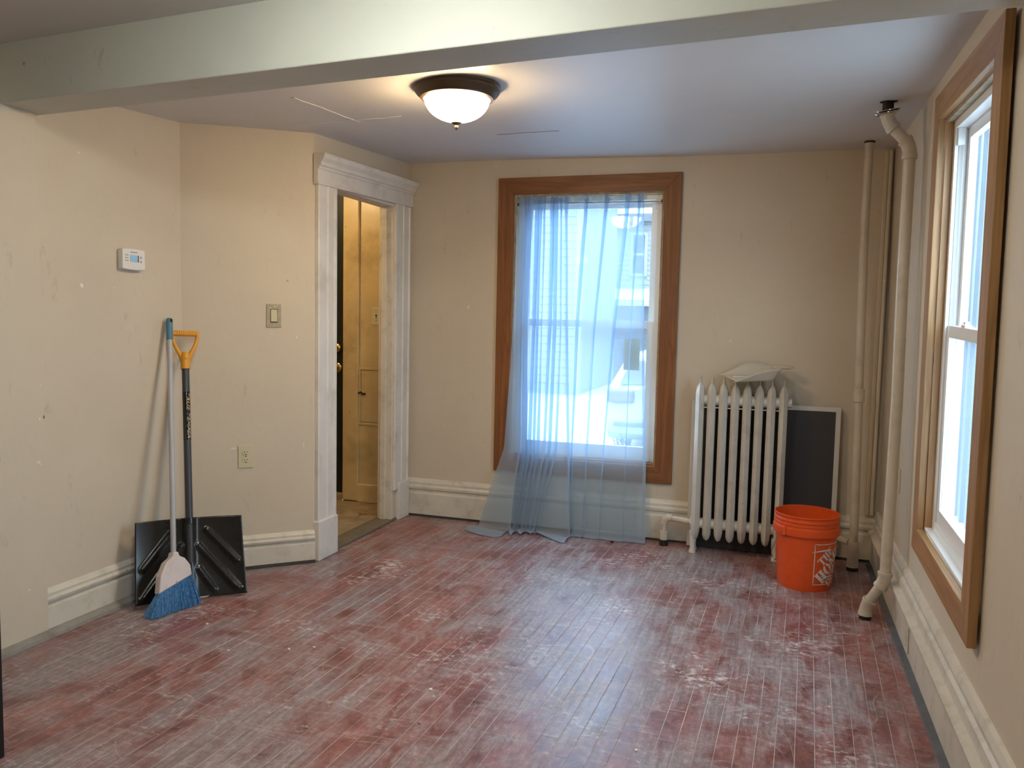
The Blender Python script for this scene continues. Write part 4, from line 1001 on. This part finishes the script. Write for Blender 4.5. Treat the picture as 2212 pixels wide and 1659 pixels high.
# D grip
yt = Lh-0.012
g = MB().tube([(0, Lh-0.185, 0.0), (0, Lh-0.150, 0.0), (0, Lh-0.125, 0.0), (0, Lh-0.105, 0.0)], [0.021, 0.021, 0.024, 0.018], 16).xf(Ms).build('grip_socket', 'yellow', sv, smooth=True)
MB().lathe([(0, 0), (0.007, 0), (0.006, 0.003), (0, 0.004)], (0, Lh-0.135, 0.022), 12).xf(Ms).build('grip_screw', 'yellow', g, smooth=True)
for s_ in (-1, 1):
    pts = [(s_*0.010, Lh-0.150, 0), (s_*0.022, Lh-0.115, 0), (s_*0.038, Lh-0.085, 0), (s_*0.051, Lh-0.055, 0), (s_*0.056, Lh-0.028, 0), (s_*0.056, Lh-0.004, 0)]
    MB().tube(pts, [0.012, 0.011, 0.009, 0.0085, 0.0085, 0.009], 10).xf(Ms).build('grip_arm', 'yellow', sv, smooth=True)
b = MB(); b.box(-0.060, 0.060, Lh-0.026, Lh, -0.014, 0.010)
gb = b.xf(Ms).build('grip_bar', 'yellow', sv, bevel=0.006, seg=3)
for k in range(12):
    xx = -0.052+k*0.0095
    MB().box(xx-0.0016, xx+0.0016, Lh-0.023, Lh-0.003, 0.0085, 0.0125).xf(Ms).build('grip_rib', 'yellow', gb, bevel=0.0006)

# ---------------------------------------------------------------- broom
B0 = Vector((-2.435, 2.800, 0.0)); B1 = Vector((-2.708, 3.105, 1.262))
bv = (B1-B0).normalized(); bu = Vector((0.18, 0.98, 0)); bu = (bu-bv*bu.dot(bv)).normalized(); bn = bu.cross(bv).normalized()
Mb = Matrix(((bu.x, bv.x, bn.x, B0.x), (bu.y, bv.y, bn.y, B0.y), (bu.z, bv.z, bn.z, B0.z), (0, 0, 0, 1)))
br_ = empty('broom', B0, 'angled broom with blue bristles and grey tube handle in front of the shovel', 'broom')
Lb = (B1-B0).length
MB().tube([(0, 0.235, 0), (0, Lb-0.10, 0)], 0.0118, 16).xf(Mb).build('handle', 'grey_tube', br_, smooth=True)
cp = MB().tube([(0, Lb-0.105, 0), (0, Lb-0.10, 0), (0, Lb-0.03, 0), (0, Lb-0.004, 0), (0, Lb, 0)], [0.0125, 0.0145, 0.0150, 0.0140, 0.010], 16).xf(Mb).build('end_cap', 'blue_cap', br_, smooth=True)
MB().box(-0.006, 0.006, Lb-0.022, Lb-0.006, 0.0125, 0.0150).xf(Mb).build('hang_hole', 'dark', cp)
# slanted head
SL = 0.42
poly = [(-0.012, 0.250), (-0.018, 0.228), (-0.050, 0.205), (-0.078, 0.150), (-0.086, 0.112-0.036), (0.082, 0.112+0.034), (0.074, 0.190), (0.045, 0.222), (0.018, 0.232), (0.012, 0.250)]
hb_ = MB().prism(poly, lambda p, q, t: Vector((p, q, t)), -0.019, 0.019).xf(Mb).build('head', 'broom_head', br_, bevel=0.006, seg=3)
MB().lathe([(0, 0), (0.005, 0), (0.004, 0.003), (0, 0.003)], (0.000, 0.120, 0.019), 10).xf(Mb).build('head_rivet', 'track', hb_, smooth=True)
b = MB(); random.seed(3)
wz = Mb.inverted()
for k in range(1100):
    s_ = random.uniform(-1, 1); q = random.uniform(-1, 1)
    xt = s_*0.080; yt_ = 0.112+0.035*s_+0.004; zt = q*0.014
    xe = s_*0.118+random.gauss(0, 0.006)-0.012*(1-s_)*0.5; ze = q*0.030+random.gauss(0, 0.004)
    P0 = Mb @ Vector((xt, yt_, zt))
    # end point lies on the floor line under the slanted trim
    P1 = Mb @ Vector((xe, 0.0, ze)); P1.z = abs(random.gauss(0, 0.003))+0.002
    Pm = P0.lerp(P1, 0.55)+Vector((random.gauss(0, 0.0015), random.gauss(0, 0.0015), 0))
    w = 0.0013
    sd = bu*w; 
    b.add([P0-sd, P0+sd, P0+bn*w, Pm-sd, Pm+sd, Pm+bn*w, P1-sd, P1+sd, P1+bn*w], [(0, 1, 4, 3), (1, 2, 5, 4), (2, 0, 3, 5), (3, 4, 7, 6), (4, 5, 8, 7), (5, 3, 6, 8), (6, 7, 8)])
tag(b.build('bristles', 'bristle', br_), kind='stuff')

# ---------------------------------------------------------------- black cabinet at the picture's left
bc = empty('black_cabinet', (-2.38, 1.38, 0), 'plain black cabinet standing on the red floor near the stub wall', 'cabinet')
MB().box(-2.70, -2.068, 1.10, 1.682, 0.0, 0.86).build('body', 'black', bc, bevel=0.003)
MB().box(-2.715, -2.060, 1.08, 1.690, 0.86, 0.885).build('top', 'black', bc, bevel=0.003)
MB().box(-2.068, -2.062, 1.13, 1.66, 0.08, 0.83).build('door', 'black', bc, bevel=0.002)

# ---------------------------------------------------------------- bits of debris on the floor
def chip(x, y, s_, mat, lab, z=0.0):
    b = MB(); n = 6; P = [(s_*random.uniform(0.6, 1.1)*math.cos(2*PI*k/n), s_*random.uniform(0.6, 1.1)*math.sin(2*PI*k/n)) for k in range(n)]
    b.prism(P, lambda p, q, t: Vector((x+p, y+q, t)), z, z+s_*0.6)
    return tag(b.build('paint_chip', mat), lab, 'debris', 'crumbs and chips on the floor')
chip(-0.870, 4.608, 0.011, 'dark', 'tiny black chip on the floor in front of the curtain hem')
for (x, y) in [(-1.66, 2.67), (-2.20, 2.72), (-1.74, 2.62), (-1.09, 2.50), (-0.29, 4.42), (-0.75, 4.38), (-1.95, 2.53), (-0.35, 2.35), (0.25, 2.45)]:
    chip(x, y, random.uniform(0.004, 0.008), 'plaster', 'tiny pale paint crumb lying on the red floor')
# ================================================================== CURTAIN
rod = empty('curtain_rod', (-1.11, YB+0.028, 1.995), 'thin metal tension rod across the top of the back window', 'curtain rod')
RYY = YB+0.028
MB().tube([(WX0+0.013, RYY, 2.000), (-0.95, RYY, 1.994)], 0.0065, 12).build('outer_tube', 'steel', rod, smooth=True)
MB().tube([(-0.96, RYY, 1.994), (WX1-0.016, RYY, 1.990)], 0.0050, 12).build('inner_tube', 'steel', rod, smooth=True)
for xx in (WX0+0.016, WX1-0.016):
    MB().tube([(xx-0.004, RYY, 1.995), (xx+0.004, RYY, 1.995)], 0.010, 12).build('end_stop', 'dark', rod, smooth=True)
cu = empty('sheer_curtain', (-1.2, 4.70, 0), 'blue grey sheer curtain gathered to one side and pooling on the floor', 'curtain')

def interp(tab, t):
    for (a, va), (b_, vb) in zip(tab, tab[1:]):
        if t <= b_:
            k = (t-a)/(b_-a) if b_ > a else 0
            k = max(0, min(1, k)); return va+(vb-va)*k
    return tab[-1][1]
def sm(t): t = max(0, min(1, t)); return t*t*(3-2*t)
# the folds in plan: x of each fold edge at heights 2.0, 1.25, 0.5 and 0 m, and how far it stands forward
random.seed(5)
FOLD = []; FWD = []
ND = 9                       # deep overlapping pleats in the gathered part, then a few narrow ones in the flat part
def gx(t, row):              # where the pleats sit along the window, per height
    tab = {0: [(0, -1.552), (1, -1.262)], 1: [(0, -1.562), (1, -1.232)], 2: [(0, -1.592), (0.5, -1.40), (1, -1.190)], 3: [(0, -1.735), (0.36, -1.500), (0.66, -1.345), (1, -1.140)]}[row]
    for (a, va), (b_, vb) in zip(tab, tab[1:]):
        if t <= b_+1e-6: return va+(vb-va)*(t-a)/(b_-a)
    return tab[-1][1]
for k in range(ND+1):
    t = k/ND; jit = random.uniform(-0.008, 0.008) if 0 < k < ND else 0
    back = [gx(t, r)+jit for r in range(4)]
    if k > 0: FOLD.append(tuple(back)); FWD.append(random.uniform(0.0, 0.008))
    else: FOLD.append(tuple(back)); FWD.append(0.014)
    if k < ND:
        ov = random.uniform(0.055, 0.085); fr = [gx(t, r)+ov*(1.0, 1.05, 1.0, 1.0)[r]+(0.05 if (r == 3 and k == 0) else 0) for r in range(4)]
        FOLD.append(tuple(fr)); FWD.append(random.uniform(0.028, 0.044))
# near the floor the cloth spreads into two broad faces with a crushed bundle between them
B2 = [-1.592, -1.500, -1.472, -1.445, -1.415, -1.385, -1.352, -1.318, -1.275, -1.190]; F2 = [-1.455, -1.420, -1.400, -1.370, -1.340, -1.305, -1.270, -1.235, -1.150]
B3 = [-1.735, -1.515, -1.500, -1.475, -1.450, -1.425, -1.400, -1.370, -1.335, -1.140]; F3 = [-1.490, -1.465, -1.450, -1.425, -1.400, -1.375, -1.350, -1.325, -1.112]
for k in range(ND+1):
    f = FOLD[2*k]; FOLD[2*k] = (f[0], f[1], B2[k], B3[k])
    if k < ND: f = FOLD[2*k+1]; FOLD[2*k+1] = (f[0], f[1], F2[k], F3[k])
FWD[1] = 0.048
FOLD[-2] = (-1.228, -1.195, -1.150, -1.112); FWD[-2] = 0.050
FLAT = [(-1.098, -1.134, -1.144, -1.101), (-1.142, -1.170, -1.168, -1.114), (-0.978, -1.027, -1.053, -1.044), (-1.020, -1.066, -1.080, -1.066),
        (-0.846, -0.906, -0.946, -0.948), (-0.892, -0.946, -0.970, -0.964), (-0.790, -0.813, -0.823, -0.812), (-0.814, -0.834, -0.836, -0.822), (-0.775, -0.739, -0.695, -0.673)]
FOLD += FLAT; FWD += [0.018, 0.006, 0.016, 0.005, 0.016, 0.005, 0.012, 0.005, 0.010]
UD = (2*ND)/(len(FOLD)-1)    # cloth coordinate where the gathered part ends
NF = len(FOLD)-1
random.seed(11)
WOB = [(random.uniform(0.5, 1.6), random.uniform(0, 6.3), random.uniform(0.002, 0.006)) for _ in FOLD]
def edge(k, z):
    f = FOLD[k]; x = interp([(0.0, f[3]), (0.5, f[2]), (1.25, f[1]), (2.0, f[0]), (2.1, f[0])], z)
    w = WOB[k]; return x+w[2]*math.sin(w[0]*z*2.2+w[1])*(1.0 if 0 < k < NF else 0.3)*sm((2.0-z)/0.4), FWD[k]
def plan(u, z):
    t = u*NF; k = min(NF-1, int(t)); f = t-k
    (xa, ya), (xb, yb_) = edge(k, z), edge(k+1, z)
    return xa+(xb-xa)*f, ya+(yb_-ya)*f
def cloth(u, L):
    """L: cloth length measured down from the header top (m)"""
    z = 2.035-L
    drop = max(0.0, L-2.030)
    zz = max(0.004, z)
    h = max(0.0, min(1.0, (2.0-zz)/2.0))
    # rounded folds: average of neighbouring plan points
    X = Y = W = 0.0
    for d, w in ((-0.30, 1), (-0.15, 2), (0, 3), (0.15, 2), (0.30, 1)):
        q = plan(max(0.0, min(1.0, u+d/NF)), min(zz, 2.0)); X += q[0]*w; Y += q[1]*w; W += w
    x, f = X/W, Y/W
    yb = interp([(0.0, 4.672), (0.30, 4.705), (0.44, 4.742), (0.9, 4.768), (1.5, 4.795), (1.94, RYY), (2.06, RYY)], zz)
    y = yb-0.004-f*(0.35+0.75*sm(h/0.30)+0.35*sm((h-0.7)/0.3))
    y -= 0.0025*math.sin(53*u+9*h)*(1-sm((zz-1.8)/0.1))
    hd = sm((zz-1.90)/0.10)
    gather = math.exp(-((zz-1.985)/0.030)**2)
    y += hd*0.008*math.sin(2*PI*46*u+1.3*math.sin(23*u))*(1.25-1.0*gather)
    x += hd*0.004*math.cos(2*PI*46*u)
    if zz > 1.99: zz += 0.012*math.sin(2*PI*13*u+0.7)*sm((zz-1.99)/0.04)
    if drop > 0:
        side = 1.0-sm((u-UD-0.02)/0.04)
        y -= drop*(0.80+0.45*side*math.sin(u*NF*PI*0.5))
        x += -drop*0.45*(1-sm(u/0.07))
        zz = 0.004+0.014*(0.5+0.5*math.sin(u*NF*PI*0.5+1))*sm(drop/0.05)*(1-sm((drop-0.07)/0.05))*side
    return Vector((x, y, zz))
NU, NV = 420, 96
def endlen(u): return 2.030+(0.10-0.060*sm((u-UD)/0.05))*(0.8+0.2*math.sin(9*u))+0.06*math.exp(-((u-0.02)/0.04)**2)+0.045*math.exp(-((u-UD+0.03)/0.04)**2)
def cl(i, j):
    e_ = endlen(i); t = j
    L = e_*(0.5-0.5*math.cos(PI*t))*0.5+e_*t*0.5
    return cloth(i, L)
pn = MB().grid(NU, NV, cl).build('panel', 'sheer', cu, smooth='all')
def hem(i, j):
    e_ = endlen(i); p = cloth(i, e_-0.085*(1-j)); p.y -= 0.0025; p.z += 0.0015; return p
MB().grid(NU, 8, hem).build('hem', 'sheer_hem', cu, smooth='all')
MB().grid(6, NV, lambda i, j: cl(1.0-0.007*(1-i), j)+Vector((0, -0.0025, 0))).build('side_hem', 'sheer_hem', cu, smooth='all')

# energy sticker on the lower pane of the back window
st = empty('window_sticker', (-0.828, YB+0.068, 1.0), 'yellow printed label stuck to the lower pane behind the curtain', 'sticker')
SY = YB+0.0695
MB().box(-0.876, -0.780, SY, SY+0.0008, 1.000, 1.190).build('paper', 'sticker', st)
for k, (z, w) in enumerate([(1.160, 0.05), (1.150, 0.07), (1.132, 0.075), (1.120, 0.03), (1.105, 0.075), (1.060, 0.08), (1.050, 0.08), (1.036, 0.07), (1.022, 0.08), (1.012, 0.08)]):
    MB().box(-0.868, -0.868+w, SY-0.0006, SY, z-0.0016, z+0.0016).build('print_line', 'sticker_ink', st)
b = MB(); b.box(-0.868, -0.852, SY-0.0006, SY, 1.172, 1.174); b.box(-0.868, -0.852, SY-0.0006, SY, 1.184, 1.186); b.box(-0.868, -0.866, SY-0.0006, SY, 1.174, 1.184); b.box(-0.854, -0.852, SY-0.0006, SY, 1.174, 1.184)
b.build('print_mark', 'sticker_ink', st)

# ================================================================== OUTSIDE
GZ = -0.60
gr = MB().grid(40, 40, lambda u, v: Vector((-40+70*u, 5.2+50*v, GZ+0.03*math.sin(u*37)*math.cos(v*29))))
tag(gr.build('snow_ground', 'snow', center=False, smooth='all'), kind='structure')
struct(MB().box(0.95, 30, -20, 5.2, GZ-0.1, GZ).build('snow_ground_side', 'snow', center=False))

def siding_wall(parent, x0, x1, y, z0, z1, mat, step=0.13, holes=()):
    """clapboards on a wall facing -y, one board per course (split at holes)"""
    z = z0
    while z < z1-0.01:
        h = min(step, z1-z)
        segs = [(x0, x1)]
        for (hx0, hx1, hz0, hz1) in holes:
            if z+h > hz0 and z < hz1:
                ns = []
                for a, b_ in segs:
                    if hx0 > a: ns.append((a, min(b_, hx0)))
                    if hx1 < b_: ns.append((max(a, hx1), b_))
                segs = [q for q in ns if q[1]-q[0] > 0.02]
        for a, b_ in segs:
            MB().add([(a, y, z), (b_, y, z), (b_, y-0.030, z), (a, y-0.030, z), (a, y, z+h), (b_, y, z+h), (b_, y-0.008, z+h), (a, y-0.008, z+h)],
                     [(0, 3, 2, 1), (4, 5, 6, 7), (0, 1, 5, 4), (1, 2, 6, 5), (2, 3, 7, 6), (3, 0, 4, 7)]).build('siding_board', mat, parent)
        z += step
def house_window(parent, x0, x1, y, z0, z1):
    w = MB(); t = 0.10
    w.box(x0, x1, y-0.05, y+0.02, z0, z0+t); w.box(x0, x1, y-0.05, y+0.02, z1-t, z1); w.box(x0, x0+t, y-0.05, y+0.02, z0+t, z1-t); w.box(x1-t, x1, y-0.05, y+0.02, z0+t, z1-t)
    w.box(x0+t, x1-t, y-0.04, y+0.02, (z0+z1)/2-0.04, (z0+z1)/2+0.04)
    f = w.build('window_frame', 'housetrim', parent)
    MB().box(x0+t, x1-t, y-0.01, y+0.01, z0+t, (z0+z1)/2-0.04).build('pane', 'houseglass', f)
    MB().box(x0+t, x1-t, y-0.01, y+0.01, (z0+z1)/2+0.04, z1-t).build('pane', 'houseglass', f)
# house to the left, its corner seen through the folds
ha = empty('house', (-8.5, 20, GZ), 'white clapboard house standing nearer the left of the snowy yard', 'house')
hx0, hx1, hy = -12.6, -4.75, 20.0
win = [(-10.5, -9.6, 0.45, 2.2)]
MB().box(hx0, hx1-0.0, hy, hy+4.5, GZ, 6.5).build('wall', 'siding', ha)
siding_wall(ha, hx0, hx1-0.14, hy, GZ+0.3, 6.4, 'siding', 0.20, [(a, b_, c, d) for a, b_, c, d in win])
MB().box(hx1-0.14, hx1+0.03, hy-0.05, hy+0.14, GZ, 6.5).build('corner_board', 'housetrim', ha)
for a, b_, c, d in win: house_window(ha, a, b_, hy, c, d)
MB().prism([(hx0-0.4, 6.4), (hx1+0.4, 6.4), ((hx0+hx1)/2, 9.2)], lambda p, q, t: Vector((p, t, q)), hy-0.4, hy+4.9).build('roof', 'snow', ha)
# house in the middle with a porch
hb2 = empty('house', (-2.0, 28.2, GZ), 'white clapboard house with a snow topped grey porch across the yard', 'house')
mx0, mx1, my = -6.1, 1.2, 28.2
win = [(-4.98, -4.38, 2.87, 4.38), (-1.8, -0.9, 2.87, 4.38)]
MB().box(mx0, mx1, my, my+8, GZ, 4.72).build('wall', 'siding', hb2)
siding_wall(hb2, mx0+0.15, mx1, my, 1.9, 4.66, 'siding', 0.17, win)
MB().box(mx0-0.03, mx0+0.15, my-0.06, my+0.1, GZ, 4.72).build('corner_board', 'housetrim', hb2)
for w_ in win: house_window(hb2, w_[0], w_[1], my, w_[2], w_[3])
MB().box(mx0-0.25, mx1+0.3, my-0.35, my+8.3, 4.72, 4.98).build('eave', 'greywall', hb2)
MB().prism([(my-0.35, 4.98), (my+8.3, 4.98), (my+4, 7.0)], lambda p, q, t: Vector((t, p, q)), mx0-0.25, mx1+0.3).build('roof', 'snow', hb2)
MB().box(mx0+0.2, mx1, my-2.2, my, GZ, 1.80).build('porch_wall', 'greywall', hb2)
siding_wall(hb2, mx0+0.2, mx1, my-2.2, GZ+0.1, 1.0, 'greywall', 0.18)
MB().add([(mx0, my-2.5, 1.80), (mx1, my-2.5, 1.80), (mx1, my, 2.25), (mx0, my, 2.25), (mx0, my-2.5, 2.0), (mx1, my-2.5, 2.0), (mx1, my, 2.45), (mx0, my, 2.45)],
         [(0, 3, 2, 1), (4, 5, 6, 7), (0, 1, 5, 4), (1, 2, 6, 5), (2, 3, 7, 6), (3, 0, 4, 7)]).build('porch_roof', 'snow', hb2)
# house close by on the right, vertical boards
hr = empty('house', (1.8, 19, GZ), 'grey white vertical boarded house close outside the right window', 'house')
MB().box(1.80, 5.6, 5.7, 34.0, GZ, 3.75).build('wall', 'siding_r', hr)
yy = 5.75
bd = None
while yy < 33.9:
    if bd is None: bd = MB().box(1.765, 1.80, yy, yy+0.05, GZ, 3.75).build('batten', 'siding_r', hr)
    else: dup(bd, (0, yy-5.75, 0), hr)
    yy += 0.30
MB().box(1.60, 5.8, 5.5, 34.2, 3.75, 3.90).build('eave', 'greywall', hr)
MB().prism([(1.60, 3.90), (5.8, 3.90), (3.7, 5.3)], lambda p, q, t: Vector((p, t, q)), 5.5, 34.2).build('roof', 'snow', hr)
# parked car, seen from behind
cr = empty('car', (-1.35, 13.2, GZ), 'white car parked with its tail towards the back window', 'car')
X0, X1, Y0 = -2.23, -0.47, 11.10
prof = [(0.0, 0.34), (-0.02, 0.55), (0.03, 0.62), (0.06, 0.95), (0.12, 1.00), (0.48, 1.38), (0.75, 1.45), (1.9, 1.47), (2.5, 1.38), (3.15, 1.00), (4.1, 0.90), (4.35, 0.75), (4.40, 0.35), (4.2, 0.24), (0.15, 0.24)]
def carsec(i, inset, top):
    return [Vector((i, Y0+y, GZ+z)) for y, z in prof]
b = MB(); xs = [(X0+0.02, 0.93), (X0, 1.0), (X0, 1.0), (X1, 1.0), (X1-0.02, 0.93)]
vs = []; npf = len(prof)
stations = [0.0, 0.04, 0.16, 0.30, 0.70, 0.84, 0.96, 1.0]
for s_ in stations:
    e_ = abs(2*s_-1)
    for y, z in prof:
        xin = 0.20*max(0, z-0.98)/0.48      # the cabin leans in
        half = (X1-X0)/2
        xx = (X0+X1)/2+(2*s_-1)*(half-xin)
        yy_ = Y0+y+(0.10*e_**6 if y < 0.2 else (-0.15*e_**6 if y > 4.0 else 0)); zz_ = z-(0.03*e_**8 if z > 1.2 else 0)
        vs.append((xx, yy_, GZ+zz_))
ns = len(stations)
b.add(vs, [(i*npf+k, i*npf+(k+1) % npf, (i+1)*npf+(k+1) % npf, (i+1)*npf+k) for i in range(ns-1) for k in range(npf)]+[tuple(range(npf)), tuple(range((ns-1)*npf, ns*npf))])
body = b.build('body', 'carwhite', cr, smooth=True)
def rearq(x0, x1, zb0, zb1, off): # panel on the sloping tailgate glass
    f = lambda z: 0.12+(0.48-0.12)*(z-1.0)/0.38
    return MB().add([(x0, Y0+f(zb0)-off, GZ+zb0), (x1, Y0+f(zb0)-off, GZ+zb0), (x1-0.10, Y0+f(zb1)-off, GZ+zb1), (x0+0.10, Y0+f(zb1)-off, GZ+zb1),
                     (x0, Y0+f(zb0)+0.03, GZ+zb0), (x1, Y0+f(zb0)+0.03, GZ+zb0), (x1-0.10, Y0+f(zb1)+0.03, GZ+zb1), (x0+0.10, Y0+f(zb1)+0.03, GZ+zb1)],
                    [(0, 1, 2, 3), (4, 7, 6, 5), (0, 4, 5, 1), (1, 5, 6, 2), (2, 6, 7, 3), (3, 7, 4, 0)])
rearq(X0+0.16, X1-0.16, 1.02, 1.34, 0.012).build('rear_window', 'carglass', cr)
for s_ in (0, 1):
    xa = X0-0.004 if s_ == 0 else X1-0.38; xb = X0+0.38 if s_ == 0 else X1+0.004
    MB().box(xa, xb, Y0+0.01, Y0+0.30, GZ+0.76, GZ+0.94).build('tail_light', 'taillight', cr, bevel=0.03)
MB().box(-1.62, -1.08, Y0-0.004, Y0+0.05, GZ+0.66, GZ+0.80).build('number_plate', 'housetrim', cr, bevel=0.01)
MB().box(X0+0.10, X1-0.10, Y0-0.03, Y0+0.2, GZ+0.44, GZ+0.50).build('bumper_strip', 'greywall', cr, bevel=0.015)
mtw = Matrix.Rotation(PI/2, 4, 'Y')
wh = None
for (wx, wy) in [(X0+0.01, Y0+0.75), (X1-0.21, Y0+0.75), (X0+0.01, Y0+3.45), (X1-0.21, Y0+3.45)]:
    if wh is None:
        wh = MB().lathe([(0.20, 0), (0.30, 0.0), (0.325, 0.03), (0.325, 0.17), (0.30, 0.20), (0.20, 0.20)], (wx, wy, GZ+0.325), 32, mtw, closed=True).build('tyre', 'tyre', cr, smooth=True); w0_ = (wx, wy)
        MB().lathe([(0.0, 0.02), (0.20, 0.02), (0.20, 0.18), (0, 0.18)], (wx, wy, GZ+0.325), 24, mtw).build('hub', 'track', wh, smooth=True)
    else: dup(wh, (wx-w0_[0], wy-w0_[1], 0), cr)
